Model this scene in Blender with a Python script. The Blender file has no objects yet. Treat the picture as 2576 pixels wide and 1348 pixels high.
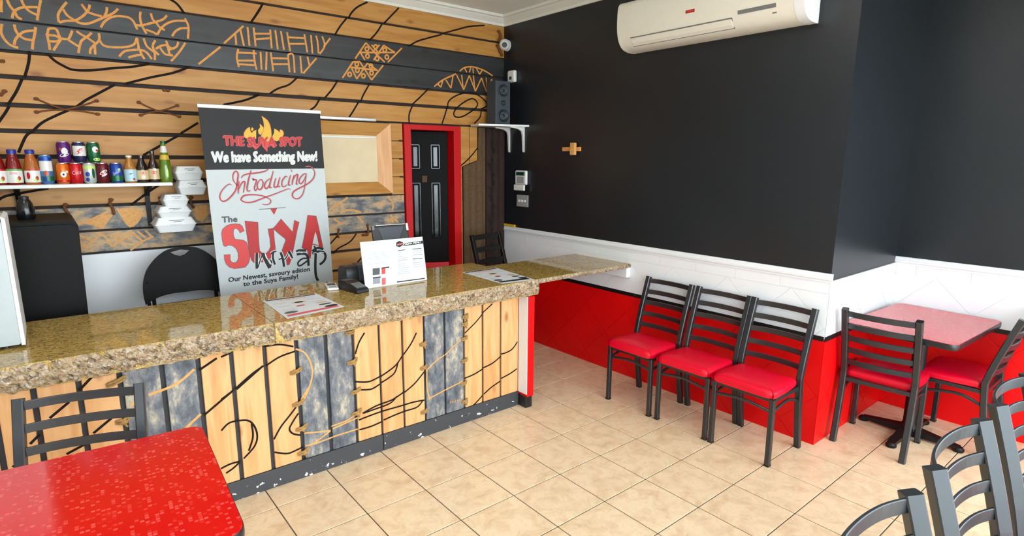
import bpy, bmesh, math, random
from mathutils import Vector, Matrix, geometry
random.seed(7)
R = math.radians
PI = math.pi
scene = bpy.context.scene
COL = scene.collection

# ------------------------------------------------------------------ camera
IMG_W, IMG_H, FPX = 2576.0, 1348.0, 1448.285
CAM = Vector((-3.5169, -4.4393, 1.7189))
YAW, PITCH, ROLL = R(39.2506), R(10.7706), R(-0.35045)
_f = Vector((math.sin(YAW)*math.cos(PITCH), math.cos(YAW)*math.cos(PITCH), -math.sin(PITCH)))
_r = Vector((math.cos(YAW), -math.sin(YAW), 0))
_d = _f.cross(_r)
_r2 = _r*math.cos(ROLL) + _d*math.sin(ROLL)
_d2 = -_r*math.sin(ROLL) + _d*math.cos(ROLL)
cam_data = bpy.data.cameras.new('camera')
cam = bpy.data.objects.new('camera', cam_data)
COL.objects.link(cam)
cam_data.sensor_width = 36.0
cam_data.lens = FPX/IMG_W*36.0
cam_data.clip_start = 0.02
M = Matrix.Identity(4)
for i in range(3):
    M[i][0] = _r2[i]; M[i][1] = -_d2[i]; M[i][2] = -_f[i]; M[i][3] = CAM[i]
cam.matrix_world = M
scene.camera = cam

# ------------------------------------------------------------------ sky, exposure
EXPOSURE = 0.15
SKY = 10.0
FILL_LAMP = 7.0
scene.view_settings.view_transform = 'Standard'
scene.view_settings.look = 'None'
scene.view_settings.gamma = 1.0
scene.view_settings.use_curve_mapping = False
scene.view_settings.exposure = EXPOSURE
world = bpy.data.worlds.new('overcast_sky')
scene.world = world
world.use_nodes = True
bg = world.node_tree.nodes['Background']
bg.inputs[0].default_value = (0.80, 0.92, 1.0, 1)
bg.inputs[1].default_value = SKY
# shop front openings guide the daylight (portals give no light of their own)
FRONT_Y = -5.7
for px0, px1, side in ((-4.5, -2.9, 0), (-2.8, -1.2, 0), (-1.1, 0.4, 0), (-5.6, -4.9, 1)):
    ld = bpy.data.lights.new('daylight_portal', 'AREA')
    ld.shape = 'RECTANGLE'; ld.size = px1-px0; ld.size_y = 2.6
    ld.cycles.is_portal = True
    lo = bpy.data.objects.new('daylight_portal', ld)
    COL.objects.link(lo)
    lo.location = ((px0+px1)/2, FRONT_Y+0.0, 1.4)
    lo.rotation_euler = (R(90), 0, 0)      # faces into the room (+y)
    if side:
        ld.size_y = 2.68; lo.location = (1.05, (px0+px1)/2, 1.36); lo.rotation_euler = (R(90), 0, R(90))

# ------------------------------------------------------------------ pixel -> plane helpers
def ray(px, py):
    return _r2*((px-IMG_W/2)/FPX) + _d2*((py-IMG_H/2)/FPX) + _f
def on(px, py, ax, v):
    q = ray(px, py); t = (v-CAM[ax])/q[ax]
    return CAM + q*t
def ony(px, py, y=0.0): return on(px, py, 1, y)
def onx(px, py, x=0.0): return on(px, py, 0, x)
def onz(px, py, z=0.0): return on(px, py, 2, z)
def crop(x0, y0, s):
    return lambda p: (x0+p[0]/s, y0+p[1]/s)

# ------------------------------------------------------------------ materials
def lin(c):
    c /= 255.0
    return c/12.92 if c <= 0.04045 else ((c+0.055)/1.055)**2.4
def rgb(r, g, b): return (lin(r), lin(g), lin(b), 1.0)
MATS = {}
def newmat(name):
    m = bpy.data.materials.new(name); m.use_nodes = True
    MATS[name] = m
    nt = m.node_tree
    return m, nt, nt.nodes['Principled BSDF']
def mat(name, col, rough=0.5, metal=0.0, spec=0.5, coat=0.0, noise=0.0, nscale=30.0, bump=0.0, emit=None, trans=0.0, alpha=1.0):
    m, nt, b = newmat(name)
    b.inputs['Base Color'].default_value = rgb(*col)
    b.inputs['Roughness'].default_value = rough
    b.inputs['Metallic'].default_value = metal
    b.inputs['Specular IOR Level'].default_value = spec
    b.inputs['Coat Weight'].default_value = coat
    b.inputs['Transmission Weight'].default_value = trans
    b.inputs['Alpha'].default_value = alpha
    tc = nt.nodes.new('ShaderNodeTexCoord')
    n = nt.nodes.new('ShaderNodeTexNoise'); n.inputs['Scale'].default_value = nscale
    n.inputs['Detail'].default_value = 4
    nt.links.new(tc.outputs['Object'], n.inputs['Vector'])
    mx = nt.nodes.new('ShaderNodeMix'); mx.data_type = 'RGBA'; mx.blend_type = 'MULTIPLY'
    mx.inputs[0].default_value = 1.0
    rp = nt.nodes.new('ShaderNodeValToRGB')
    k = max(noise, 0.02)
    rp.color_ramp.elements[0].position = 0.3; rp.color_ramp.elements[1].position = 0.7
    rp.color_ramp.elements[0].color = (1-k, 1-k, 1-k, 1); rp.color_ramp.elements[1].color = (1, 1, 1, 1)
    nt.links.new(n.outputs['Fac'], rp.inputs['Fac'])
    mx.inputs[6].default_value = rgb(*col)
    nt.links.new(rp.outputs['Color'], mx.inputs[7])
    nt.links.new(mx.outputs[2], b.inputs['Base Color'])
    if bump:
        bp = nt.nodes.new('ShaderNodeBump'); bp.inputs['Strength'].default_value = bump
        bp.inputs['Distance'].default_value = 0.002
        nt.links.new(n.outputs['Fac'], bp.inputs['Height'])
        nt.links.new(bp.outputs['Normal'], b.inputs['Normal'])
    if emit:
        b.inputs['Emission Color'].default_value = (1, 0.97, 0.92, 1)
        b.inputs['Emission Strength'].default_value = emit
    return m
def ramp(nt, stops):
    rp = nt.nodes.new('ShaderNodeValToRGB')
    e = rp.color_ramp.elements
    while len(e) < len(stops): e.new(0.5)
    for i, (p, c) in enumerate(stops):
        e[i].position = p; e[i].color = rgb(*c)
    return rp
def coords(nt, scale, rand=True):
    tc = nt.nodes.new('ShaderNodeTexCoord')
    mp = nt.nodes.new('ShaderNodeMapping'); mp.inputs['Scale'].default_value = scale
    if rand:
        oi = nt.nodes.new('ShaderNodeObjectInfo')
        ml = nt.nodes.new('ShaderNodeMath'); ml.operation = 'MULTIPLY'; ml.inputs[1].default_value = 37.0
        nt.links.new(oi.outputs['Random'], ml.inputs[0])
        ad = nt.nodes.new('ShaderNodeVectorMath'); ad.operation = 'ADD'
        nt.links.new(tc.outputs['Object'], ad.inputs[0]); nt.links.new(ml.outputs[0], ad.inputs[1])
        nt.links.new(ad.outputs[0], mp.inputs['Vector'])
    else:
        nt.links.new(tc.outputs['Object'], mp.inputs['Vector'])
    return mp
def wood(name, axis, stops, rough=0.5):
    m, nt, b = newmat(name)
    sc = [9.0, 9.0, 9.0]; sc[axis] = 0.9
    mp = coords(nt, sc)
    n = nt.nodes.new('ShaderNodeTexNoise'); n.inputs['Scale'].default_value = 2.2
    n.inputs['Detail'].default_value = 7; n.inputs['Distortion'].default_value = 0.6
    nt.links.new(mp.outputs[0], n.inputs['Vector'])
    rp = ramp(nt, stops); nt.links.new(n.outputs['Fac'], rp.inputs['Fac'])
    # knots
    sk = [7.0, 7.0, 7.0]; sk[axis] = 3.2
    mk = coords(nt, sk)
    v = nt.nodes.new('ShaderNodeTexVoronoi'); v.inputs['Scale'].default_value = 1.0
    nt.links.new(mk.outputs[0], v.inputs['Vector'])
    kr = nt.nodes.new('ShaderNodeValToRGB')
    kr.color_ramp.elements[0].position = 0.05; kr.color_ramp.elements[0].color = (0.42, 0.24, 0.12, 1)
    kr.color_ramp.elements[1].position = 0.16; kr.color_ramp.elements[1].color = (1, 1, 1, 1)
    nt.links.new(v.outputs['Distance'], kr.inputs['Fac'])
    mx = nt.nodes.new('ShaderNodeMix'); mx.data_type = 'RGBA'; mx.blend_type = 'MULTIPLY'
    mx.inputs[0].default_value = 0.8
    nt.links.new(rp.outputs['Color'], mx.inputs[6]); nt.links.new(kr.outputs['Color'], mx.inputs[7])
    nt.links.new(mx.outputs[2], b.inputs['Base Color'])
    b.inputs['Roughness'].default_value = rough
    bp = nt.nodes.new('ShaderNodeBump'); bp.inputs['Strength'].default_value = 0.15; bp.inputs['Distance'].default_value = 0.002
    nt.links.new(n.outputs['Fac'], bp.inputs['Height']); nt.links.new(bp.outputs['Normal'], b.inputs['Normal'])
    return m
PINE_DIM = [(0.25, (162, 106, 40)), (0.45, (180, 124, 55)), (0.6, (190, 138, 70)), (0.8, (168, 112, 46))]  # back wall pine, its dimmer light put into a darker colour
wood('pine_across', 0, PINE_DIM)
PINE_LIT = [(0.25, (198, 134, 78)), (0.45, (212, 154, 98)), (0.6, (221, 168, 114)), (0.8, (203, 142, 84))]  # same pine, lightened in colour for the brighter light on the counter
wood('pine_upright', 2, PINE_LIT)
wood('charred_board', 0, [(0.3, (38, 37, 36)), (0.5, (46, 46, 46)), (0.7, (56, 57, 58)), (0.9, (64, 66, 66))], 0.42)
def mottled(name, axis, stops, s=4.0, dist=0.5):
    m, nt, b = newmat(name)
    sc = [2.2, 2.2, 2.2]; sc[axis] = 1.1
    mp = coords(nt, sc)
    n = nt.nodes.new('ShaderNodeTexNoise'); n.inputs['Scale'].default_value = s
    n.inputs['Detail'].default_value = 6; n.inputs['Roughness'].default_value = 0.7; n.inputs['Distortion'].default_value = dist
    nt.links.new(mp.outputs[0], n.inputs['Vector'])
    rp = ramp(nt, stops); nt.links.new(n.outputs['Fac'], rp.inputs['Fac'])
    nt.links.new(rp.outputs['Color'], b.inputs['Base Color'])
    b.inputs['Roughness'].default_value = 0.6
    return m
mottled('weathered_across', 0, [(0.30, (62, 66, 72)), (0.42, (88, 92, 98)), (0.50, (134, 126, 116)), (0.60, (198, 160, 112)), (0.74, (84, 88, 96))], 4.5, 0.12)
mottled('weathered_upright', 2, [(0.3, (58, 60, 66)), (0.45, (92, 96, 104)), (0.55, (128, 126, 124)), (0.66, (190, 176, 150)), (0.8, (100, 100, 106))], 7.0, 0.15)
def granite(name, stops, scale, rough, bump):
    m, nt, b = newmat(name)
    mp = coords(nt, (1, 1, 1), False)
    nd = nt.nodes.new('ShaderNodeTexNoise'); nd.inputs['Scale'].default_value = scale*0.5; nd.inputs['Detail'].default_value = 3
    nt.links.new(mp.outputs[0], nd.inputs['Vector'])
    av = nt.nodes.new('ShaderNodeMix'); av.data_type = 'VECTOR'; av.inputs[0].default_value = 0.03
    nt.links.new(mp.outputs[0], av.inputs[4]); nt.links.new(nd.outputs['Color'], av.inputs[5])
    v = nt.nodes.new('ShaderNodeTexVoronoi'); v.inputs['Scale'].default_value = scale
    nt.links.new(av.outputs[1], v.inputs['Vector'])
    v2 = nt.nodes.new('ShaderNodeTexVoronoi'); v2.inputs['Scale'].default_value = scale*2.7
    nt.links.new(av.outputs[1], v2.inputs['Vector'])
    s1 = nt.nodes.new('ShaderNodeSeparateColor'); nt.links.new(v.outputs['Color'], s1.inputs[0])
    s2 = nt.nodes.new('ShaderNodeSeparateColor'); nt.links.new(v2.outputs['Color'], s2.inputs[0])
    r1 = ramp(nt, stops); nt.links.new(s1.outputs[0], r1.inputs['Fac'])
    r2 = ramp(nt, stops); nt.links.new(s2.outputs[1], r2.inputs['Fac'])
    mx = nt.nodes.new('ShaderNodeMix'); mx.data_type = 'RGBA'; mx.inputs[0].default_value = 0.5
    nt.links.new(r1.outputs['Color'], mx.inputs[6]); nt.links.new(r2.outputs['Color'], mx.inputs[7])
    nt.links.new(mx.outputs[2], b.inputs['Base Color'])
    b.inputs['Roughness'].default_value = rough
    b.inputs['Specular IOR Level'].default_value = 0.36
    if bump:
        bp = nt.nodes.new('ShaderNodeBump'); bp.inputs['Strength'].default_value = bump; bp.inputs['Distance'].default_value = 0.006
        nt.links.new(v.outputs['Distance'], bp.inputs['Height']); nt.links.new(bp.outputs['Normal'], b.inputs['Normal'])
    return m
granite('granite_polished', [(0.08, (100, 74, 36)), (0.3, (158, 126, 60)), (0.5, (182, 150, 80)), (0.75, (168, 142, 72)), (0.95, (200, 178, 120))], 95, 0.05, 0)
granite('granite_chiselled', [(0.1, (66, 52, 40)), (0.25, (132, 106, 78)), (0.5, (164, 138, 105)), (0.75, (150, 128, 95)), (0.92, (186, 174, 156))], 60, 0.5, 0.5)
def floor_tile():
    m, nt, b = newmat('floor_tile_beige')
    mp = coords(nt, (1, 1, 1))
    n = nt.nodes.new('ShaderNodeTexNoise'); n.inputs['Scale'].default_value = 11; n.inputs['Detail'].default_value = 8
    n.inputs['Roughness'].default_value = 0.7; n.inputs['Distortion'].default_value = 0.5
    nt.links.new(mp.outputs[0], n.inputs['Vector'])
    rp = ramp(nt, [(0.3, (206, 172, 136)), (0.45, (220, 192, 156)), (0.58, (230, 206, 172)), (0.72, (214, 182, 146))])
    nt.links.new(n.outputs['Fac'], rp.inputs['Fac'])
    nt.links.new(rp.outputs['Color'], b.inputs['Base Color'])
    b.inputs['Roughness'].default_value = 0.28
    return m
floor_tile()
def red_laminate():
    m, nt, b = newmat('red_laminate')
    mp = coords(nt, (84, 84, 84), False)
    fl = nt.nodes.new('ShaderNodeVectorMath'); fl.operation = 'FLOOR'
    fc_ = nt.nodes.new('ShaderNodeVectorMath'); fc_.operation = 'FRACTION'
    nt.links.new(mp.outputs[0], fl.inputs[0]); nt.links.new(mp.outputs[0], fc_.inputs[0])
    w = nt.nodes.new('ShaderNodeTexWhiteNoise'); w.noise_dimensions = '2D'; nt.links.new(fl.outputs[0], w.inputs['Vector'])
    # rounded square inside every cell
    sb = nt.nodes.new('ShaderNodeVectorMath'); sb.operation = 'SUBTRACT'; sb.inputs[1].default_value = (0.5, 0.5, 0.5)
    nt.links.new(fc_.outputs[0], sb.inputs[0])
    ab = nt.nodes.new('ShaderNodeVectorMath'); ab.operation = 'ABSOLUTE'; nt.links.new(sb.outputs[0], ab.inputs[0])
    sp = nt.nodes.new('ShaderNodeSeparateXYZ'); nt.links.new(ab.outputs[0], sp.inputs[0])
    mxm = nt.nodes.new('ShaderNodeMath'); mxm.operation = 'MAXIMUM'; nt.links.new(sp.outputs[0], mxm.inputs[0]); nt.links.new(sp.outputs[1], mxm.inputs[1])
    mr = nt.nodes.new('ShaderNodeMapRange'); mr.inputs[1].default_value = 0.28; mr.inputs[2].default_value = 0.46; mr.inputs[3].default_value = 1.0; mr.inputs[4].default_value = 0.0
    nt.links.new(mxm.outputs[0], mr.inputs[0])
    mr2 = nt.nodes.new('ShaderNodeMapRange'); mr2.inputs[1].default_value = 0.72; mr2.inputs[2].default_value = 1.0; mr2.inputs[3].default_value = 0.0; mr2.inputs[4].default_value = 1.0
    nt.links.new(w.outputs['Value'], mr2.inputs[0])
    ml = nt.nodes.new('ShaderNodeMath'); ml.operation = 'MULTIPLY'; nt.links.new(mr.outputs[0], ml.inputs[0]); nt.links.new(mr2.outputs[0], ml.inputs[1])
    rp = ramp(nt, [(0.0, (202, 4, 8)), (1.0, (226, 84, 78))])
    nt.links.new(ml.outputs[0], rp.inputs['Fac'])
    nt.links.new(rp.outputs['Color'], b.inputs['Base Color'])
    b.inputs['Roughness'].default_value = 0.14
    b.inputs['Coat Weight'].default_value = 0.2
    b.inputs['Coat Roughness'].default_value = 0.08
    return m
red_laminate()
mat('wall_black', (23, 28, 33), 0.34, spec=0.5, noise=0.15, nscale=2.0)
mat('wall_white', (226, 228, 230), 0.35, noise=0.04, nscale=3)
mat('wall_red', (222, 0, 4), 0.45, spec=0.3, noise=0.08, nscale=3)
mat('line_black', (14, 14, 15), 0.4)
mat('ceiling_white', (236, 236, 230), 0.8, noise=0.03, nscale=4)
mat('cornice_white', (226, 224, 214), 0.5, noise=0.03)
mat('wall_plain', (214, 218, 220), 0.6, noise=0.04, nscale=3)
mat('backing_dark', (46, 38, 36), 0.8, noise=0.2)
mat('backing_slate', (52, 51, 54), 0.7, noise=0.2)
mat('grout_dark', (92, 78, 62), 0.9, noise=0.2)
mat('paint_black_line', (28, 18, 14), 0.8, spec=0.2, noise=0.2)
mat('carved_orange', (226, 152, 66), 0.6, noise=0.25, nscale=60)
mat('carved_tan', (222, 160, 88), 0.6, noise=0.25, nscale=60)
mat('rope_brown', (122, 72, 34), 0.9, noise=0.4, nscale=120, bump=0.6)
mat('rope_tan', (176, 136, 78), 0.9, noise=0.4, nscale=120, bump=0.6)
mat('metal_charcoal', (38, 40, 43), 0.3, metal=0.2, spec=0.7, noise=0.05)
mat('metal_black', (15, 14, 14), 0.5, spec=0.3)
mat('metal_grey', (47, 51, 54), 0.36, metal=0.4, spec=0.8)  # charcoal paint lightened in colour for window light on the curved chairs
mat('vinyl_red', (214, 0, 38), 0.35, spec=0.35, noise=0.05, nscale=20)
mat('vinyl_black', (16, 13, 12), 0.6, spec=0.2, noise=0.1)
mat('edge_black', (26, 27, 30), 0.3)
mat('red_frame', (196, 6, 12), 0.35, noise=0.06)
mat('door_bead', (14, 11, 10), 0.12, spec=0.6)
mat('door_black', (11, 8, 7), 0.5, spec=0.08, noise=0.1)
mat('plastic_white', (224, 224, 222), 0.4)
mat('case_grey', (168, 176, 176), 0.35, noise=0.05)
mat('plastic_grey', (150, 150, 150), 0.4)
mat('plastic_cream', (222, 216, 200), 0.42, noise=0.03)
mat('plastic_black', (22, 22, 24), 0.4)
mat('plastic_slate', (58, 62, 70), 0.45)
mat('foam_white', (228, 230, 230), 0.55, noise=0.03)
mat('paper_white', (212, 217, 221), 0.6)
mat('paper_blue_white', (218, 226, 232), 0.5)
mat('ink_black', (16, 16, 18), 0.6)
mat('ink_grey', (74, 78, 82), 0.6)
mat('ink_light', (136, 142, 148), 0.6)
mat('ink_red', (178, 16, 16), 0.5, noise=0.12, nscale=8)
mat('ink_pink', (200, 52, 48), 0.5)
mat('ink_rose', (214, 84, 82), 0.5)
mat('ink_yellow', (214, 168, 26), 0.5, noise=0.1, nscale=20)
mat('ink_orange', (226, 140, 50), 0.5)
mat('ink_white', (206, 206, 204), 0.5)
mat('banner_black', (32, 31, 31), 0.5, spec=0.25, noise=0.05)
mat('banner_white', (182, 187, 187), 0.42, noise=0.03)
mat('aluminium', (206, 206, 204), 0.3, metal=0.6)
mat('blind_cream', (226, 206, 168), 0.7, noise=0.12, nscale=6)
mat('curtain_olive', (96, 72, 46), 0.9, noise=0.3, nscale=40, bump=0.4)
mat('curtain_dark', (48, 28, 22), 0.9, noise=0.4, nscale=14, bump=0.4)
mat('curtain_motif', (28, 17, 14), 0.9, noise=0.3)
mat('fridge_black', (12, 9, 8), 0.5, spec=0.15, noise=0.1)
mat('screen_green', (40, 110, 84), 0.3)
mat('yellow_tape', (214, 170, 30), 0.5)
mat('speaker_grey', (62, 70, 78), 0.6, noise=0.1)
mat('speaker_cone', (34, 38, 44), 0.5)
mat('led_panel', (255, 255, 255), 0.5)
mat('lens_dark', (18, 18, 20), 0.15)
mat('pavement', (196, 194, 188), 0.9, noise=0.15, nscale=3)
mat('tip_grey', (110, 110, 108), 0.5)
mat('liquid_red', (120, 10, 12), 0.15, coat=0.5)
mat('liquid_orange', (170, 90, 20), 0.15, coat=0.5)
mat('liquid_gold', (170, 110, 40), 0.12, coat=0.6)
mat('glass_brown', (40, 20, 12), 0.1, coat=0.6)
mat('glass_dark', (26, 16, 13), 0.1, coat=0.6)
mat('glass_green', (90, 120, 16), 0.1, coat=0.6)
mat('cap_blue', (34, 46, 140), 0.4)
mat('tin', (196, 196, 196), 0.25, metal=0.9)
for nm, c in dict(can_orange=(214, 104, 16), can_red=(190, 10, 26), can_silver=(186, 194, 186), can_maroon=(96, 16, 26), can_blue=(24, 62, 150), can_purple=(88, 26, 110), can_navy=(34, 38, 78), can_green=(16, 92, 52), can_sky=(70, 120, 170), label_white=(222, 220, 214), label_green=(90, 160, 70), label_blue=(168, 200, 214), label_tan=(206, 182, 140), label_lime=(190, 214, 110), label_rust=(180, 70, 40), label_gold=(212, 170, 60)).items():
    mat(nm, c, 0.3, metal=0.25 if nm.startswith('can') else 0.0)
def glass_pane():
    m, nt, b = newmat('window_glass')
    nt.nodes.remove(b)
    t = nt.nodes.new('ShaderNodeBsdfTransparent'); g = nt.nodes.new('ShaderNodeBsdfGlossy')
    g.inputs['Roughness'].default_value = 0.02
    mx = nt.nodes.new('ShaderNodeMixShader'); mx.inputs[0].default_value = 0.06
    nt.links.new(t.outputs[0], mx.inputs[1]); nt.links.new(g.outputs[0], mx.inputs[2])
    nt.links.new(mx.outputs[0], nt.nodes['Material Output'].inputs['Surface'])
glass_pane()

# ------------------------------------------------------------------ mesh builder
class MB:
    def __init__(self): self.v = []; self.f = []
    def add(self, vs, fs):
        o = len(self.v); self.v += [tuple(p) for p in vs]; self.f += [tuple(i+o for i in f) for f in fs]
        return self
    def bm(self, b, mtx=None):
        b.verts.index_update()
        vs = [(mtx @ q.co if mtx else q.co.copy()) for q in b.verts]
        fs = [[q.index for q in f.verts] for f in b.faces]
        b.free()
        return self.add(vs, fs)
    def box(self, x0, x1, y0, y1, z0, z1, bev=0.0, seg=2, mtx=None):
        b = bmesh.new()
        bmesh.ops.create_cube(b, size=1.0)
        for q in b.verts:
            q.co = Vector(((x0+x1)/2+q.co.x*(x1-x0), (y0+y1)/2+q.co.y*(y1-y0), (z0+z1)/2+q.co.z*(z1-z0)))
        if bev > 0:
            bmesh.ops.bevel(b, geom=list(b.edges), offset=bev, segments=seg, affect='EDGES', profile=0.5)
        return self.bm(b, mtx)
    def bar(self, p, q, w, h, up=(0, 0, 1), bev=0.0):
        p = Vector(p); q = Vector(q); d = (q-p); L = d.length; d.normalize()
        u = Vector(up); s = d.cross(u)
        if s.length < 1e-4: s = d.cross(Vector((0, 1, 0)))
        s.normalize(); u = s.cross(d)
        m = Matrix((( s.x, d.x, u.x, p.x), (s.y, d.y, u.y, p.y), (s.z, d.z, u.z, p.z), (0, 0, 0, 1)))
        return self.box(-w/2, w/2, 0, L, -h/2, h/2, bev, 1, m)
    def sweep(self, pts, prof, up=(0, 0, 1), cap=True, closed=False):
        """prof: list of (a,b) in side/up frame; pts: path"""
        pts = [Vector(p) for p in pts]; n = len(pts); k = len(prof); vs = []; fs = []
        for i, p in enumerate(pts):
            if closed: t = pts[(i+1) % n]-pts[i-1]
            else: t = pts[min(i+1, n-1)]-pts[max(i-1, 0)]
            t.normalize()
            u = Vector(up); s = t.cross(u)
            if s.length < 1e-4: s = t.cross(Vector((0.3, 1, 0.2)))
            s.normalize(); u = s.cross(t)
            for a, c in prof: vs.append(p+s*a+u*c)
        m = n if closed else n-1
        for i in range(m):
            for j in range(k):
                a = i*k+j; b2 = i*k+(j+1) % k
                c = ((i+1) % n)*k+(j+1) % k; d = ((i+1) % n)*k+j
                fs.append((a, b2, c, d))
        if cap and not closed:
            fs.append(tuple(range(k))[::-1]); fs.append(tuple((n-1)*k+j for j in range(k)))
        return self.add(vs, fs)
    def tube(self, pts, r, k=8, up=(0, 0, 1), closed=False):
        return self.sweep(pts, [(r*math.cos(2*PI*j/k), r*math.sin(2*PI*j/k)) for j in range(k)], up, True, closed)
    def sqtube(self, pts, w, h, up=(0, 0, 1), c=0.004, twist=0.0):
        a, b = w/2, h/2
        prof = [(-a+c, -b), (a-c, -b), (a, -b+c), (a, b-c), (a-c, b), (-a+c, b), (-a, b-c), (-a, -b+c)]
        ct, st_ = math.cos(twist), math.sin(twist)
        return self.sweep(pts, [(a*ct-b*st_, a*st_+b*ct) for a, b in prof], up)
    def lathe(self, prof, n=24, c=(0, 0, 0), a0=0.0, a1=2*PI):
        vs = []; fs = []; full = abs(a1-a0-2*PI) < 1e-6
        m = n if full else n+1
        for i in range(m):
            a = a0+(a1-a0)*i/n
            for r, z in prof: vs.append((c[0]+r*math.cos(a), c[1]+r*math.sin(a), c[2]+z))
        k = len(prof)
        for i in range(n):
            for j in range(k-1):
                fs.append((i*k+j, ((i+1) % m)*k+j, ((i+1) % m)*k+j+1, i*k+j+1))
        return self.add(vs, fs)
    def prism(self, poly, axis, a, b):
        """poly 2D, extruded along axis between a and b; axis 0: (y,z), 1: (x,z), 2: (x,y)"""
        def pt(p, t):
            return (t, p[0], p[1]) if axis == 0 else (p[0], t, p[1]) if axis == 1 else (p[0], p[1], t)
        n = len(poly)
        vs = [pt(p, a) for p in poly]+[pt(p, b) for p in poly]
        fs = [tuple(range(n))[::-1], tuple(range(n, 2*n))]
        for i in range(n): fs.append((i, (i+1) % n, n+(i+1) % n, n+i))
        return self.add(vs, fs)
    def sphere(self, c, r, sx=1, sy=1, sz=1, u=12, v=8):
        vs = []; fs = []
        prof = [(math.sin(PI*j/v), -math.cos(PI*j/v)) for j in range(v+1)]
        o = MB().lathe([(a*r, b*r) for a, b in prof], u)
        return self.add([(c[0]+p[0]*sx, c[1]+p[1]*sy, c[2]+p[2]*sz) for p in o.v], o.f)
def smooth_path(pts, n=5, closed=False):
    P = [Vector(p) for p in pts]
    if len(P) < 3 and not closed: return P
    out = []; N = len(P)
    for i in range(N if closed else N-1):
        if closed: a, b, c, d = P[i-1], P[i], P[(i+1) % N], P[(i+2) % N]
        else: a, b, c, d = P[max(i-1, 0)], P[i], P[i+1], P[min(i+2, N-1)]
        for j in range(n):
            t = j/n
            out.append(0.5*((2*b)+(c-a)*t+(2*a-5*b+4*c-d)*t*t+(3*b-a-3*c+d)*t*t*t))
    if not closed: out.append(P[-1])
    return out
def fillet(poly, r, n=5):
    """rounded 2D polygon; r number or list"""
    out = []; N = len(poly)
    for i in range(N):
        rr = r[i] if isinstance(r, (list, tuple)) else r
        p = Vector(poly[i]); a = Vector(poly[i-1])-p; b = Vector(poly[(i+1) % N])-p
        if rr <= 0: out.append(tuple(p)); continue
        A = p+a.normalized()*rr; B = p+b.normalized()*rr
        for j in range(n+1):
            t = j/n
            out.append(tuple((1-t)**2*A+2*t*(1-t)*p+t*t*B))
    return out

# ------------------------------------------------------------------ object helpers
def obj(name, mb, m, parent=None, loc=None, smooth=False, recalc=True, center=False):
    me = bpy.data.meshes.new(name)
    off = Vector((0, 0, 0))
    vs = mb.v
    if center:
        xs = [[p[i] for p in vs] for i in range(3)]
        off = Vector([(min(x)+max(x))/2 for x in xs])
        vs = [(p[0]-off.x, p[1]-off.y, p[2]-off.z) for p in vs]
    me.from_pydata([tuple(p) for p in vs], [], mb.f)
    if recalc:
        b = bmesh.new(); b.from_mesh(me)
        bmesh.ops.recalc_face_normals(b, faces=b.faces)
        b.to_mesh(me); b.free()
    me.materials.append(MATS[m] if isinstance(m, str) else m)
    if smooth:
        me.polygons.foreach_set('use_smooth', [True]*len(me.polygons))
        try: me.set_sharp_from_angle(angle=R(38))
        except Exception: pass
    me.update()
    o = bpy.data.objects.new(name, me)
    COL.objects.link(o)
    if center: o.location = off
    if loc is not None: o.location = Vector(loc)+(off if center else Vector((0, 0, 0)))
    if parent: o.parent = parent
    return o
def tag(o, label, cat, group=None):
    o['label'] = label; o['category'] = cat
    if group: o['group'] = group
    return o
def thing(name, label, cat, loc=(0, 0, 0), rotz=0.0, group=None):
    o = bpy.data.objects.new(name, None); COL.objects.link(o)
    o.empty_display_size = 0.05
    o.location = loc; o.rotation_euler = (0, 0, rotz)
    return tag(o, label, cat, group)
def struct(o):
    o['kind'] = 'structure'; return o
def copy_tree(o, parent=None):
    c = o.copy(); COL.objects.link(c)
    if parent: c.parent = parent
    for ch in [q for q in o.children]: copy_tree(ch, c)
    return c
# flat print: ribbons, filled outlines and lettering lying on a plane
def extend(P, d=0.012):
    P = [Vector(p) for p in P]
    a = P[0]+(P[0]-P[1]).normalized()*d; b = P[-1]+(P[-1]-P[-2]).normalized()*d
    return [a]+P[1:-1]+[b] if len(P) > 2 else [a, b]
def ribbon(mb, pts, w, nrm, closed=False, n=5, taper=False):
    P = smooth_path(pts, n, closed); N = len(P); nrm = Vector(nrm); vs = []; fs = []
    for i, p in enumerate(P):
        t = (P[(i+1) % N]-P[i-1]) if closed else (P[min(i+1, N-1)]-P[max(i-1, 0)])
        t.normalize(); s = t.cross(nrm); s.normalize()
        ww = w if not isinstance(w, (list, tuple)) else w[0]+(w[1]-w[0])*i/max(N-1, 1)
        if taper: ww = w*(0.45+0.55*math.sin(PI*min(max(i/max(N-1, 1), 0.02), 0.98)))
        vs += [p+s*ww/2, p-s*ww/2]
    m = N if closed else N-1
    for i in range(m):
        j = (i+1) % N
        fs.append((2*i, 2*j, 2*j+1, 2*i+1))
    return mb.add(vs, fs)
def fill(mb, loops):
    L = [[Vector(p) for p in l] for l in loops]
    tri = geometry.tessellate_polygon(L)
    return mb.add([p for l in L for p in l], tri)
_tc = {}
def text_geo(s):
    """unit lettering: verts with x in 0..w, y baseline 0, cap height ~1"""
    if s in _tc: return _tc[s]
    cu = bpy.data.curves.new('lettering', 'FONT'); cu.body = s; cu.size = 1.0; cu.resolution_u = 2
    o = bpy.data.objects.new('lettering', cu); COL.objects.link(o)
    bpy.context.view_layer.update()
    dg = bpy.context.evaluated_depsgraph_get()
    me = bpy.data.meshes.new_from_object(o.evaluated_get(dg))
    vs = [v.co.copy() for v in me.vertices]; fs = [tuple(p.vertices) for p in me.polygons]
    bpy.data.objects.remove(o); bpy.data.curves.remove(cu); bpy.data.meshes.remove(me)
    x0 = min(v.x for v in vs); x1 = max(v.x for v in vs)
    vs = [Vector(((v.x-x0)/(x1-x0), v.y/0.69)) for v in vs]
    _tc[s] = (vs, fs)
    return _tc[s]
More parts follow.
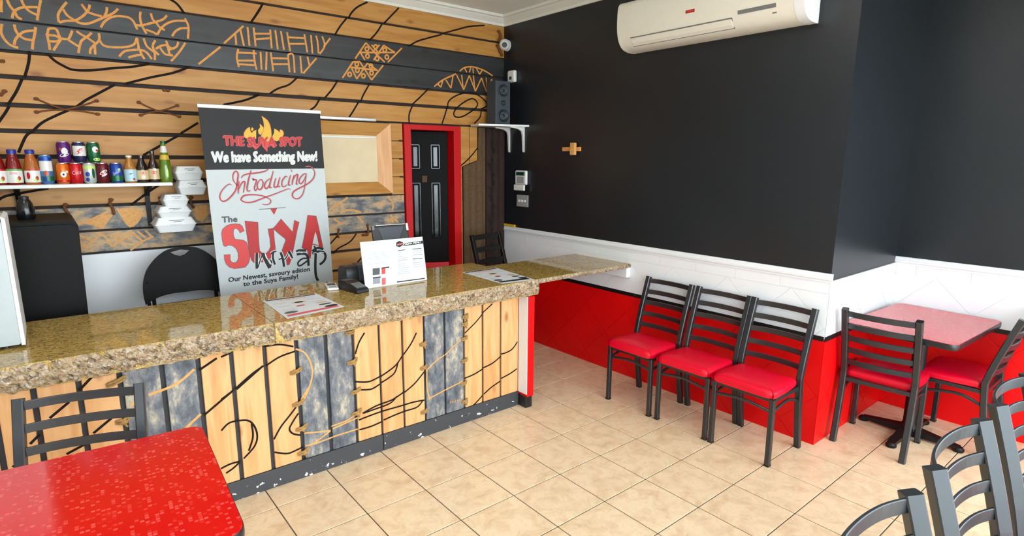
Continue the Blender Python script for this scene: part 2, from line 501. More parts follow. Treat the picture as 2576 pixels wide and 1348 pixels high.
def text(mb, s, p0, p1, up, bold=0.0):
    """lettering from p0 to p1 (baseline), up = vector of one cap height"""
    vs, fs = text_geo(s); p0 = Vector(p0); p1 = Vector(p1); up = Vector(up)
    d = p1-p0
    offs = [(0, 0)] if not bold else [(-bold, 0), (bold, 0), (0, bold), (0, -bold), (bold, bold), (-bold, -bold)]
    nrm = d.cross(up).normalized()
    for i, (ox, oy) in enumerate(offs):
        sh = d.normalized()*ox+up.normalized()*oy+nrm*(0.00002*i)
        mb.add([p0+d*v.x+up*v.y+sh for v in vs], fs)
    return mb
from mathutils import noise as mnoise
# ================================================================== ROOM SHELL
CEIL = 3.0
XL, XR2 = -4.7, 1.05            # left wall, recess wall
YP = -3.072                     # corner of the wall pier
def sbox(name, label, m, *b, parent=None, bev=0.0):
    o = obj(name, MB().box(*b, bev), m, parent, center=True)
    if parent is None:
        struct(o); o['label'] = label
    return o
# floor: slab and single tiles
floor = sbox('floor', 'beige tiled floor of the dining room', 'grout_dark', XL, XR2+0.1, FRONT_Y, 0.12, -0.06, -0.003)
T = 0.33
tmb = MB().box(-T/2+0.0028, T/2-0.0028, -T/2+0.0028, T/2-0.0028, -0.006, 0.0, 0.0015, 1)
first = None
for i in range(-5, 14):
    for j in range(-13, 5):
        x = (i+0.5-9.40712)*T; y = (j+0.5-5.10503)*T
        if x < XL+0.1 or x > XR2+0.12 or y < FRONT_Y+0.1 or y > -0.1: continue
        if x > 0.17 and y > YP+0.17: continue
        if y > -1.2 and x < -1.1: continue
        if first is None:
            first = obj('tile', tmb, 'floor_tile_beige', floor); o = first
        else:
            o = first.copy(); COL.objects.link(o); o.parent = floor
        o.location = Vector((x, y, 0))-floor.location
# raised floor of the serving side, out of sight behind the counter
sbox('floor_serving_side', 'raised dark floor behind the counter', 'backing_slate', XL, -1.14, -0.78, 0.02, -0.002, 0.2)
sbox('ceiling', 'plain pale ceiling', 'ceiling_white', XL, XR2+0.1, FRONT_Y-0.1, 0.12, CEIL, CEIL+0.1)
sbox('wall_left', 'plain white side wall', 'wall_plain', XL-0.1, XL, FRONT_Y-0.1, 0.12, -0.06, CEIL)

# back wall core with a door opening
mb = MB()
mb.box(XL, -1.02, 0.022, 0.12, -0.06, CEIL); mb.box(-0.57, 0.15, 0.022, 0.12, -0.06, CEIL)
mb.box(-1.02, -0.57, 0.022, 0.12, 1.96, CEIL)
wall_back = struct(obj('wall_back', mb, 'backing_dark'))
wall_back['label'] = 'back wall clad in pine and charred boards'
def board(x0, x1, z0, z1, m, parent=wall_back, y0=0.0, y1=0.0215, name='board', bev=0.002):
    return obj(name, MB().box(x0, x1, y0, y1, z0, z1, bev, 1), m, parent, center=True)
G = 0.0105
LV = [2.925, 2.772, 2.633, 2.462, 2.300, 2.157, 2.002, 1.857, 1.712, 1.560, 1.411, 1.257, 1.116]
for a, b in zip(LV[:-1], LV[1:]):
    G = 0.0085 if a > 2.31 else 0.0125
    z0, z1 = b+G, a-G
    if a > 2.05:
        m = 'charred_board' if (a < 2.64 and a > 2.4) else 'pine_across'
        g = 0.004 if m == 'charred_board' else G
        board(XL, 0.0, b+g, a-g, m)
    elif a > 1.45:
        board(XL, -1.935, z0, z1, 'pine_across')
        board(-1.205, -1.09, b+0.002, a-0.002, 'pine_across')
    else:
        board(XL, -1.09, b+0.007, a-0.007, 'weathered_across')
for a, b in zip([1.116, 0.972, 0.818, 0.668, 0.52, 0.37], [0.972, 0.818, 0.668, 0.52, 0.37, 0.21]):
    board(-1.95, -1.09, b+G*0.8, a-G*0.8, 'pine_across')
for zz in (1.86, 1.71, 1.56):
    obj('notch', MB().box(-1.128, -1.09, -0.001, 0.0, zz-0.007, zz+0.007), 'backing_dark', wall_back)
board(XL, -1.95, 0.2, 1.108, 'wall_white', name='lower_panel', y0=0.006)
# pine pieces right of the red door
for poly in ([(-0.508, 2.0), (-0.408, 2.0), (-0.408, 1.672), (-0.488, 1.643), (-0.488, 0.2), (-0.508, 0.2)],
             [(-0.402, 2.0), (-0.315, 2.0), (-0.315, 1.70), (-0.402, 1.674)]):
    obj('board', MB().prism(poly, 1, 0.0, 0.0215), 'pine_across', wall_back, center=True)
# painted and carved line work on the boards
NB = (0, -1, 0)
c1 = crop(0, 0, 3.903); c2 = crop(640, 0, 3.903); c3 = crop(0, 340, 4.4926); c180 = crop(180, 480, 7.1556)
c800 = crop(800, 480, 5.615); c5 = crop(800, 280, 2.93)
def strokes(name, cr, lines, w, m, parent, yv, closed=()):
    mb = MB(); single = name.startswith('painted')
    for k, l in enumerate(lines):
        if single: mb = MB()
        pts = [ony(*cr(p), yv-0.00004*k) for p in l]
        if single and k not in closed: pts = extend(pts)
        ribbon(mb, pts, w, NB, closed=(k in closed))
        if single: obj(name, mb, m, parent, recalc=False)
    if not single: obj(name, mb, m, parent, recalc=False)
OR1 = [[(70,0),(100,60),(145,115),(170,165),(215,190)], [(120,180),(135,120),(180,85),(250,70),(370,70)], [(210,0),(240,60),(290,110),(360,145)],
 [(400,0),(385,70),(375,130),(365,200)], [(15,0),(10,60),(15,120)]]
OR1b = [[(20,235),(10,310),(40,380),(100,440),(180,470)], [(140,240),(155,300),(185,345)], [(185,345),(150,390),(140,440)], [(185,345),(240,310),(335,300)], [(185,345),(240,380),(320,395)], [(350,265),(340,340),(325,410),(318,485)]]
OR2 = [[(655,20),(600,90),(570,150),(580,220)],[(620,90),(660,150),(740,205)],[(580,220),(650,205),(740,200),(810,160),(855,115)],[(800,40),(830,80),(855,115)],[(880,45),(875,80),(855,115)],[(855,115),(920,140),(1000,160)],[(740,205),(800,230),(870,230),(940,205),(1020,170)],[(1050,70),(1045,120),(1020,170)],[(1160,85),(1110,130),(1020,170)],[(990,270),(1020,220),(1070,180),(1130,160),(1200,160),(1270,175),(1310,210),(1330,250),(1350,290)],
 [(1380,115),(1375,170),(1390,240),(1420,300),(1440,330)],[(1320,245),(1385,250),(1450,235),(1530,215)],[(1480,130),(1500,190),(1530,215)],[(1640,150),(1600,190),(1530,215)],[(1530,215),(1570,270),(1620,295)],[(1430,290),(1500,315),(1545,340)],[(1545,340),(1580,280),(1640,230),(1720,205),(1820,205)],[(1815,180),(1850,260),(1845,380)],[(1690,355),(1720,310),(1770,280),(1840,275)]]
OR2b = [[(480,275),(465,340),(480,420),(490,490)],[(450,330),(470,345)],[(480,280),(550,285),(580,350),(600,380)],[(475,345),(540,350),(600,380)],[(480,405),(560,405),(600,380)],[(600,380),(560,440),(525,495)],[(600,380),(680,385)],[(710,300),(690,350),(670,390)],[(670,390),(730,430),(780,460)],[(780,460),(770,520)],[(780,460),(800,400),(850,365)],[(750,305),(800,340),(850,365)],[(900,320),(870,350),(850,365)],[(850,365),(900,400),(940,430)],[(970,325),(975,390),(940,430)],[(940,430),(890,480),(885,530)],[(930,440),(935,535)],[(975,390),(1010,440),(1070,460),(1180,465),(1270,455),(1320,430),(1345,370)],[(1345,370),(1360,460),(1360,490)],[(1170,555),(1220,505),(1300,490),(1380,490),(1440,515),(1490,580)],[(1260,565),(1330,545),(1390,540)],[(1375,500),(1400,550),(1420,580)],[(1410,375),(1440,450),(1500,500),(1530,530)],[(1525,395),(1500,450),(1520,520),(1520,590)],[(1560,540),(1500,480)],[(1530,480),(1580,450),(1640,440)],[(1630,400),(1660,460),(1710,480)],[(1750,410),(1730,460),(1650,490)],[(1570,465),(1620,530),(1700,545)],[(1640,440),(1670,545)],[(1820,420),(1760,510),(1680,600)]]
OR3 = [[(2390,255),(2200,425)],[(2310,330),(2320,440)],[(2360,290),(2395,450)],[(2430,265),(2450,450)],[(2490,270),(2510,455)]]
OR3b = [[(2165,460),(1950,630)],[(2340,480),(2325,560),(2345,660)],[(2490,490),(2500,600),(2520,685)],[(2335,515),(2520,525)],[(2330,595),(2510,595)],[(2345,630),(2510,640)]]
OR3c = [[(0,330),(150,330)],[(5,385),(150,375)],[(155,290),(170,475)],[(205,295),(230,485)],[(260,305),(290,490)],[(320,315),(350,500)],[(330,365),(490,375)],[(345,430),(495,430)],[(490,335),(520,515)],[(555,345),(570,525)],[(605,350),(620,410),(630,525)],[(665,355),(690,450),(640,530)],[(745,375),(680,460)]]
OR3d = [[(60,510),(70,685)],[(120,510),(115,690)],[(160,515),(185,700)],[(170,570),(330,575)],[(185,630),(330,630)],[(330,535),(345,710)],[(330,535),(380,540),(395,715)],[(450,550),(465,720)],[(520,555),(540,640)],[(610,570),(540,650),(480,720)]]
def ring(cx, cy, r=20): return [(cx+r*0.85*math.cos(a*PI/4), cy+r*math.sin(a*PI/4)) for a in range(8)]
OR4 = [[(990,575),(1095,420)],[(1095,420),(1180,515)],[(1180,515),(1280,610)],[(1040,515),(1180,515)],[(1040,515),(1085,590)],[(1170,590),(1270,445)],[(1270,445),(1380,515)],[(1180,515),(1380,515)],[(1150,440),(1230,530)],[(1310,610),(1450,470)],[(1230,440),(1150,520)]]
n4 = len(OR4); OR4 += [ring(1105,480), ring(1110,550), ring(1280,490), ring(1300,560), ring(1205,575), ring(1190,460)]
OR4b = [[(865,765),(970,605)],[(970,605),(1035,605)],[(950,660),(1210,690)],[(950,660),(1005,775)],[(1005,775),(1110,620)],[(1035,605),(1150,785)],[(1110,620),(1205,690)],[(1150,785),(1265,640)]]
n4b = len(OR4b); OR4b += [ring(935,730), ring(1005,630), ring(1010,690), ring(1070,745), ring(1145,650), ring(1150,715)]
OR5 = [[(2015,700),(2060,665),(2130,655),(2200,670),(2270,700),(2340,745)],[(2065,670),(2085,710)],[(2125,665),(2110,710)],[(2145,670),(2150,720)],[(2180,670),(2210,730)],[(2210,730),(2240,685)]]
OR5b = [[(1765,850),(1850,785),(1980,725)],[(1800,825),(1830,855)],[(1830,855),(1850,790)],[(1880,785),(1930,865)],[(1930,865),(1950,745)],[(1985,735),(2055,880)],[(2055,880),(2110,740)],[(2035,735),(2050,870)],[(2110,740),(2170,895)],[(2170,895),(2230,765)],[(2150,740),(2165,885)],[(2230,765),(2280,905)],[(2280,905),(2330,775)],[(2275,760),(2285,895)],[(2330,775),(2350,890)]]
WO = 0.0128
for cr, ls, cl in ((c1, OR1, ()), (c1, OR1b, ()), (c1, OR2, ()), (c1, OR2b, ()), (c1, OR3, ()), (c1, OR3b, ()), (c2, OR3c, ()), (c2, OR3d, ())):
    strokes('carved_motif', cr, ls, WO, 'carved_orange', wall_back, -0.0007, cl)
for ls, n in ((OR4, n4), (OR4b, n4b), (OR5, 99), (OR5b, 99)):
    strokes('carved_motif', c2, ls, 0.0125, 'carved_orange', wall_back, -0.0007, range(n, 60))
BL1 = [[(1680,0),(1740,40),(1800,120)],[(2576,40),(2540,110),(2470,210)],[(290,520),(280,620),(245,745)],[(210,790),(160,900),(90,1010)],[(80,1060),(50,1110),(0,1180)],
 [(480,540),(530,590),(620,645),(720,685),(900,690),(1100,670),(1300,655),(1450,630)],[(1850,660),(1700,715),(1480,760),(1260,815)],[(1110,840),(960,920),(840,985),(770,1035)],[(690,1075),(560,1130),(420,1200),(340,1270),(320,1290)],[(290,1310),(250,1345),(190,1480)],[(2530,935),(2400,985),(2210,1025)],[(1930,1215),(1790,1300)]]
BL2 = [[(1100,25),(1010,70),(950,130),(930,170)],[(900,185),(840,260),(795,335)],[(1410,85),(1280,220)],[(1250,240),(1200,320),(1135,390)],[(2250,250),(2110,260),(1990,290),(1860,325)],[(1830,340),(1700,375),(1600,405),(1520,450)],[(75,50),(0,170)],[(415,765),(340,830),(230,870),(165,910)],[(815,795),(760,880),(700,950)],[(640,970),(600,1040),(560,1070)],[(1130,825),(1070,930),(1050,985)],[(1020,1005),(970,1090),(930,1150)],[(1705,875),(1620,960),(1560,1015)],[(1550,1045),(1520,1120),(1520,1195)],[(1900,1045),(1905,1000),(1960,950),(2050,915),(2140,910),(2220,950),(2280,1010),(2275,1045),(2235,1065)],[(1890,1060),(1870,1130),(1845,1205)],[(2225,1090),(2215,1150),(2165,1205)],
 [(1960,1130),(1965,1090),(2020,1030),(2100,980),(2150,970),(2190,1010),(2180,1050),(2120,1100),(2040,1145),(1985,1150)]]
BL3 = [[(1990,20),(1880,80),(1640,215)],[(1780,575),(1680,640),(1500,775)],[(0,725),(60,690),(260,650),(520,605)]]
BL4 = [[(270,640),(180,740)],[(530,620),(480,690),(420,740),(290,810),(230,870)],[(630,925),(550,1020)]]
strokes('painted_line', c1, BL1, 0.0145, 'paint_black_line', wall_back, -0.0006)
strokes('painted_line', c2, BL2, 0.013, 'paint_black_line', wall_back, -0.0006, (17,))
strokes('painted_line', c3, BL3, 0.0145, 'paint_black_line', wall_back, -0.0006)
strokes('painted_line', c800, BL4, 0.012, 'paint_black_line', wall_back, -0.0006)
strokes('painted_line', c5, [[(1180,265),(1110,350),(1040,410)]], 0.012, 'paint_black_line', wall_back, -0.0006)
WL = [[(100,620),(400,500),(560,420),(700,340)],[(230,570),(400,610),(560,660)],[(820,310),(900,440),(1000,590),(1070,650)],[(1080,640),(1180,560),(1280,400)],[(1090,310),(1270,400)],[(930,320),(1130,420)],
 [(120,790),(380,900)],[(380,900),(550,770)],[(110,860),(240,1000),(380,910)],[(550,770),(650,880),(730,1000)],[(730,1000),(980,830),(1090,740)],[(690,790),(830,900)],[(800,740),(890,850)],[(1090,740),(1270,900)],[(1190,730),(1340,850)],[(1330,710),(1440,820)],[(1480,820),(1280,910),(1060,1070)],[(140,1000),(200,1080)]]
strokes('carved_motif', c180, WL, 0.013, 'carved_tan', wall_back, -0.0006)
mb = MB()
for lp in ([(240,560),(480,430),(760,420),(650,560),(570,680),(420,620)], [(850,320),(1060,310),(1280,390),(1240,480),(1080,640),(980,560)], [(2180,300),(2440,240),(2460,430),(2350,560),(2230,500)]):
    fill(mb, [[ony(*c180(p), -0.0004) for p in lp]])
obj('carved_motif', mb, 'carved_tan', wall_back, recalc=False)
strokes('carved_motif', c800, [[(160,270),(280,190),(420,95)],[(310,325),(400,275),(500,275),(610,305)],[(985,70),(1040,140),(1060,200),(1050,270)],[(1020,340),(1130,440)],[(1000,400),(1060,440)],[(220,390),(330,470)],[(560,360),(640,450)]], 0.016, 'carved_tan', wall_back, -0.0006)
# rope ties stitched across the board gaps
def rope_cross(ends, cen, cr, r=0.005):
    mb = MB(); C = ony(*cr(cen), -0.006)
    for a, b in ((0, 3), (1, 2)):
        A = ony(*cr(ends[a]), -0.008); B = ony(*cr(ends[b]), -0.008)
        pts = [A, A.lerp(C, 0.5)+Vector((0, 0, -0.004)), C, B.lerp(C, 0.5)+Vector((0, 0, 0.004)), B]
        mb.tube(smooth_path(pts, 5), r, 6, (0, 1, 0))
        for e in (A, B): mb.sphere(e, 0.011, 1.2, 0.8, 0.9, 8, 6)
    return obj('rope_tie', mb, 'rope_brown', wall_back, smooth=True)
rope_cross([(355,970),(950,990),(360,1100),(960,1120)], (640,1075), c1)
rope_cross([(1365,1005),(1740,1035),(1385,1130),(1760,1145)], (1560,1090), c1)
def rope_bit(pts, cr, yv, par, r=0.008, m='rope_brown', knot=True):
    P = [ony(*cr(p), yv-0.008) for p in pts]
    mb = MB().tube(smooth_path(P, 5), r, 7, (0, 1, 0))
    if knot: mb.sphere(P[0], r*1.35, 1.2, 0.9, 0.9, 8, 6); mb.sphere(P[-1], r*1.2, 1, 0.9, 1.1, 8, 6)
    return obj('rope_tie', mb, m, par, smooth=True)
for pts in ([(15,600),(30,600)], [(45,895),(10,930)], [(1650,890),(1610,885)]):
    rope_bit(pts, c1, 0, wall_back)
for pts in ([(710,160),(690,230),(740,320),(760,400)], [(2155,120),(2140,200),(2190,290)], [(1600,130),(1590,220),(1610,290)]):
    rope_bit(pts, c180, 0, wall_back, 0.009)
for pts in ([(165*4.4926,515*4.4926-340*4.4926),(162*4.4926,(522-340)*4.4926),(170*4.4926,(535-340)*4.4926)],):
    rope_bit(pts, c3, 0, wall_back, 0.009)
for pts in ([(295,550),(285,600),(290,650)], [(700,480),(710,560),(700,620)], [(640,625),(690,620)]):
    rope_bit(pts, c800, 0, wall_back, 0.008)
for pts in ([(2400,310),(2420,350),(2400,400)], [(2390,450),(2410,500),(2430,540)]):
    rope_bit(pts, c2, -0.01, wall_back, 0.012)

# serving hatch framed in mitred pine with a cream blind
hx0, hx1, hz0, hz1 = -1.93, -1.212, 1.425, 1.995
ix0, ix1, iz0, iz1 = -1.80, -1.337, 1.532, 1.884
win = bpy.data.objects.new('window_1', None); COL.objects.link(win); struct(win); win['label'] = 'closed serving hatch with cream blind in a mitred pine frame'
win.location = (-1.57, 0, 1.42)
OUT = [(hx0, hz0), (hx1, hz0), (hx1, hz1), (hx0, hz1)]; INN = [(ix0, iz0), (ix1, iz0), (ix1, iz1), (ix0, iz1)]
for k in range(4):
    a, b = OUT[k], OUT[(k+1) % 4]; c, d = INN[(k+1) % 4], INN[k]
    vs = [(a[0], -0.03, a[1]), (b[0], -0.03, b[1]), (c[0], 0.012, c[1]), (d[0], 0.012, d[1]), (a[0], 0.022, a[1]), (b[0], 0.022, b[1]), (c[0], 0.022, c[1]), (d[0], 0.022, d[1])]
    m = MB().add(vs, [(0, 1, 2, 3), (4, 7, 6, 5), (0, 4, 5, 1), (1, 5, 6, 2), (2, 6, 7, 3), (3, 7, 4, 0)])
    o = obj('frame_board', m, 'pine_across' if k in (0, 2) else 'pine_upright', win, center=True); o.location -= win.location
o = obj('blind', MB().box(ix0-0.01, ix1+0.01, 0.006, 0.02, iz0-0.01, iz1+0.01), 'blind_cream', win, center=True); o.location -= win.location
o = obj('blind_rail', MB().box(ix0, ix1, -0.004, 0.008, iz1-0.014, iz1, 0.002), 'plastic_white', win, center=True); o.location -= win.location
tag(obj('blind_cassette', MB().box(-1.9, -1.35, -0.06, -0.032, 2.003, 2.028, 0.006), 'aluminium', center=True), 'slim white roller blind cassette above the serving hatch', 'blind')

# red framed door
door = bpy.data.objects.new('door_1', None); COL.objects.link(door); struct(door); door['label'] = 'black panelled door in a red frame'
door.location = (-0.8, 0, 0)
def dpart(name, mb, m, **k):
    o = obj(name, mb, m, door, center=True, **k); o.location -= door.location; return o
dpart('frame', MB().box(-1.083, -1.018, -0.02, 0.1195, 0.0, 1.998, 0.003, 1), 'red_frame')
dpart('frame', MB().box(-0.585, -0.51, -0.02, 0.1195, 0.0, 1.998, 0.003, 1), 'red_frame')
dpart('frame', MB().box(-1.017, -0.586, -0.02, 0.1195, 1.955, 1.998, 0.003, 1), 'red_frame')
HM = Matrix.Translation((-0.589, 0.085, 0)) @ Matrix.Rotation(R(-24), 4, 'Z')
W = 0.424
def leafbox(*b, bev=0.002): return MB().box(*b, bev, 1, HM)
leaf = dpart('leaf', leafbox(-W, 0.0, 0, 0.035, 0.76, 1.952), 'door_black')
dpart('lower_leaf', leafbox(-W, 0.0, 0, 0.035, 0.0, 0.757), 'red_frame')
for z0, z1 in ((1.62, 1.84), (0.98, 1.50)):
    for x0, x1 in ((-0.335, -0.25), (-0.155, -0.07)):
        mb = MB()
        for b in ((x0, x0+0.012, z0, z1), (x1-0.012, x1, z0, z1), (x0, x1, z0, z0+0.012), (x0, x1, z1-0.012, z1)):
            mb.box(b[0], b[1], -0.008, 0.001, b[2], b[3], 0.003, 1, HM)
        mb.box(x0+0.02, x1-0.02, -0.006, 0.001, z0+0.02, z1-0.02, 0.006, 1, HM)
        dpart('door_panel', mb, 'door_bead')
dpart('door_sign', leafbox(-0.235, -0.19, -0.004, 0, 1.50, 1.56), 'curtain_olive')

# dark box added beyond the door so outside light cannot leak in
mb = MB()
mb.box(-1.3, 0.15, 0.75, 0.8, -0.06, CEIL); mb.box(-1.35, -1.3, 0.121, 0.8, -0.06, CEIL); mb.box(0.1, 0.15, 0.121, 0.8, -0.06, CEIL)
mb.box(-1.3, 0.15, 0.121, 0.8, CEIL-0.05, CEIL); mb.box(-1.3, 0.15, 0.121, 0.8, -0.06, 0.0)
o = struct(obj('wall_back_room', mb, 'backing_dark')); o['label'] = 'dark room beyond the red framed door'
# right wall: pier, return and recess
mb = MB()
mb.box(0.0, 0.15, YP+0.1, 0.022, -0.06, CEIL)
wall_pier = struct(obj('wall_pier', MB().box(0.0, XR2+0.1, YP, YP+0.1, -0.06, CEIL), 'wall_black')); wall_pier['label'] = 'short return wall between the black wall and the recess'
wall_right = struct(obj('wall_right', mb, 'wall_black')); wall_right['label'] = 'black upper wall with white and red tiled dado'
mb = MB()
mb.box(XR2, XR2+0.1, -4.9, YP, -0.06, CEIL); mb.box(XR2, XR2+0.1, FRONT_Y, -5.6, -0.06, CEIL)
mb.box(XR2, XR2+0.1, -5.6, -4.9, -0.06, 0.02); mb.box(XR2, XR2+0.1, -5.6, -4.9, 2.7, CEIL)
wall_recess = struct(obj('wall_recess', mb, 'wall_black')); wall_recess['label'] = 'recessed black wall with white and red dado beside the dining table'
DZ = 0.675
def clip_poly(poly, x0, x1, y0, y1):
    def cl(P, f, inter):
        out = []
        for i in range(len(P)):
            a, b = P[i-1], P[i]
            if f(b):
                if not f(a): out.append(inter(a, b))
                out.append(b)
            elif f(a): out.append(inter(a, b))
        return out
    def ix(v): return lambda a, b: (v, a[1]+(b[1]-a[1])*(v-a[0])/(b[0]-a[0]))
    def iy(v): return lambda a, b: (a[0]+(b[0]-a[0])*(v-a[1])/(b[1]-a[1]), v)
    for f, it in ((lambda p: p[0] >= x0, ix(x0)), (lambda p: p[0] <= x1, ix(x1)), (lambda p: p[1] >= y0, iy(y0)), (lambda p: p[1] <= y1, iy(y1))):
        if len(poly) < 3: return []
        poly = cl(poly, f, it)
    return poly
def dado(wall, place, u0, u1, phase, jphase, u0r=None):
    """place(poly, d0, d1) -> prism from wall face outwards; u along wall"""
    obj('dado_backing', place([(u0, DZ), (u1, DZ), (u1, 1.02), (u0, 1.02)], 0.0, 0.004), 'wall_white', wall)
    obj('dado_backing', place([(u0, 0), (u1, 0), (u1, DZ), (u0, DZ)], 0.0, 0.004), 'wall_red', wall)
    g = 0.002
    k = math.ceil((u0-jphase)/0.302)-1
    while jphase+k*0.302 < u1:
        a, b = max(jphase+k*0.302, u0), min(jphase+(k+1)*0.302, u1)
        if b-a > 0.01:
            obj('tile', place([(a+g, 0.95+g), (b-g, 0.95+g), (b-g, 1.018), (a+g, 1.018)], 0.003, 0.0068), 'wall_white', wall)
        k += 1
    s = 0.425; h = s/2-0.0026
    for lo, hi, m in ((0.69, 0.95-g, 'wall_white'), (0.0, 0.66, 'wall_red')):
        for i in range(-40, 41):
            for j in range(-6, 10):
                # diagonal lattice: centres at (phase + i*s/2, j*s/2) with i+j even
                if (i+j) % 2: continue
                cx = phase+i*s/2; cz = 0.95+s/2+j*s/2-1.5*s
                if cx+h < u0 or cx-h > u1 or cz+h < lo or cz-h > hi: continue
                p = clip_poly([(cx-h, cz), (cx, cz-h), (cx+h, cz), (cx, cz+h)], u0, u1, lo, hi)
                if len(p) < 3: continue
                obj('tile', place(p, 0.003, 0.0068), m, wall)
    obj('dado_line', place([(u0, 0.66), (u1, 0.66), (u1, 0.69), (u0, 0.69)], 0.003, 0.009), 'line_black', wall)
dado(wall_right, lambda p, a, b: MB().prism(p, 0, -a, -b), YP, 0.0, -2.216, -0.365)
dado(wall_pier, lambda p, a, b: MB().prism(p, 1, YP-a, YP-b), -0.0065, XR2, 0.1, 0.0)
dado(wall_recess, lambda p, a, b: MB().prism(p, 0, XR2-a, XR2-b), -4.9, YP-0.007, -3.533, -3.2)
RP = [(0, 1.016), (0.012, 1.016), (0.014, 1.03), (0.022, 1.034), (0.024, 1.046), (0.016, 1.052), (0.018, 1.062), (0.012, 1.07), (0, 1.07)]
obj('chair_rail', MB().add(*(lambda b: (b.v, b.f))(MB().prism([(-d, z) for d, z in RP], 1, YP-0.012, 0.0))), 'wall_white', wall_right)
obj('chair_rail', MB().prism([(XR2-d, z) for d, z in RP], 1, -4.9, YP), 'wall_white', wall_recess)
obj('dado_cap', MB().box(-0.01, XR2, YP-0.010, YP, 1.018, 1.028), 'wall_white', wall_pier)
# cornice
CP = [(0, 2.915), (0.014, 2.915), (0.018, 2.935), (0.034, 2.95), (0.05, 2.965), (0.058, 2.975), (0.075, 2.98), (0.078, 3.0), (0, 3.0)]
tr = struct(obj('trim_1', MB().prism([(-d, z) for d, z in CP], 0, XL, 0.0), 'cornice_white', smooth=False)); tr['label'] = 'white ceiling cornice over the pine wall'
tr = struct(obj('trim_2', MB().prism([(-d, z) for d, z in CP], 1, YP-0.078, 0.0), 'cornice_white')); tr['label'] = 'white ceiling cornice over the black wall'
# shop front behind the viewer: sill, head, mullions, panes
mb = MB()
mb.box(XL, XR2+0.1, FRONT_Y-0.1, FRONT_Y, -0.06, 0.1); mb.box(XL, XR2+0.1, FRONT_Y-0.1, FRONT_Y, 2.7, CEIL)
for a, b in ((XL, -4.5), (-2.9, -2.8), (-1.2, -1.1), (0.4, XR2+0.1)): mb.box(a, b, FRONT_Y-0.1, FRONT_Y, 0.1, 2.7)
wf = struct(obj('wall_front', mb, 'wall_plain')); wf['label'] = 'shop front wall with three large windows'
for k, (a, b) in enumerate(((-4.5, -2.9), (-2.8, -1.2), (-1.1, 0.4))):
    o = struct(obj('window_%d' % (k+2), MB().box(a, b, FRONT_Y-0.055, FRONT_Y-0.05, 0.1, 2.7), 'window_glass')); o['label'] = 'large shop front window pane'
o = struct(obj('window_5', MB().box(XR2+0.05, XR2+0.055, -5.6, -4.9, 0.02, 2.7), 'window_glass')); o['label'] = 'side window pane beside the recess'
o = struct(obj('ground_outside', MB().box(-14, 16, -22, FRONT_Y-0.1, -0.2, -0.06).box(XR2+0.1, 16, FRONT_Y-0.1, 3, -0.2, -0.06), 'pavement')); o['label'] = 'grey pavement outside the shop front'
# unseen fill lamps added on the ceiling to brighten the room
def fill_light(x, y, where, wx=0.58, power=FILL_LAMP):
    t = thing('ceiling_light', 'square LED ceiling panel over '+where, 'ceiling light', (x, y, CEIL), 0, 'LED panels on the ceiling')
    obj('frame', MB().box(-wx/2-0.02, wx/2+0.02, -wx/2-0.02, wx/2+0.02, -0.02, 0.0, 0.003, 1), 'plastic_white', t)
    obj('diffuser', MB().box(-wx/2, wx/2, -wx/2, wx/2, -0.024, -0.02), 'led_panel', t)
    ld = bpy.data.lights.new('panel_lamp', 'AREA'); ld.shape = 'SQUARE'; ld.size = wx; ld.energy = power
    ld.color = (1.0, 0.965, 0.92)
    lo = bpy.data.objects.new('panel_lamp', ld); COL.objects.link(lo); lo.parent = t; lo.location = (0, 0, -0.03)
for x, y, w in ((-3.6, -2.3, 'the left table'), (-1.7, -2.6, 'the middle of the floor'), (-3.0, -4.2, 'the viewpoint'), (-1.0, -4.3, 'the curved chairs')):
    fill_light(x, y, w)
# ================================================================== COUNTER
CY = -1.495
ctr = thing('service_counter', 'long service counter fronted with upright pine and weathered grey planks', 'counter', (-2.6, CY, 0))
CO = ctr.location.copy()
def cpart(name, mb, m, **k):
    o = obj(name, mb, m, ctr, center=True, **k); o.location -= CO; return o
cpart('body', MB().box(XL+0.006, -0.99, CY+0.016, -0.86, 0.0, 0.81), 'backing_slate')
def kick_paint():
    m, nt, b = newmat('kick_paint')
    mp = coords(nt, (1, 1, 1), False)
    n = nt.nodes.new('ShaderNodeTexNoise'); n.inputs['Scale'].default_value = 34; n.inputs['Detail'].default_value = 5
    nt.links.new(mp.outputs[0], n.inputs['Vector'])
    sp = nt.nodes.new('ShaderNodeSeparateXYZ'); nt.links.new(mp.outputs[0], sp.inputs[0])
    ma = nt.nodes.new('ShaderNodeMath'); ma.operation = 'MULTIPLY_ADD'; ma.inputs[1].default_value = -1.1
    nt.links.new(sp.outputs[2], ma.inputs[0]); nt.links.new(n.outputs['Fac'], ma.inputs[2])
    rp = nt.nodes.new('ShaderNodeValToRGB')
    rp.color_ramp.elements[0].position = 0.675; rp.color_ramp.elements[0].color = rgb(58, 60, 64)
    rp.color_ramp.elements[1].position = 0.69; rp.color_ramp.elements[1].color = rgb(214, 214, 212)
    nt.links.new(ma.outputs[0], rp.inputs['Fac']); nt.links.new(rp.outputs['Color'], b.inputs['Base Color'])
    b.inputs['Roughness'].default_value = 0.5
kick_paint()
cpart('kick_board', MB().box(XL+0.006, -2.098, CY-0.006, CY+0.016, 0.0, 0.102, 0.002, 1), 'kick_paint')
cpart('kick_board', MB().box(-2.094, -1.05, CY-0.006, CY+0.016, 0.0, 0.102, 0.002, 1), 'kick_paint')
c6 = crop(560, 840, 3.209); c8 = crop(0, 900, 3.009); c7 = crop(600, 640, 3.22)
def gx(cr, a, b):
    return 0.5*(ony(*cr(a), CY).x+ony(*cr(b), CY).x)
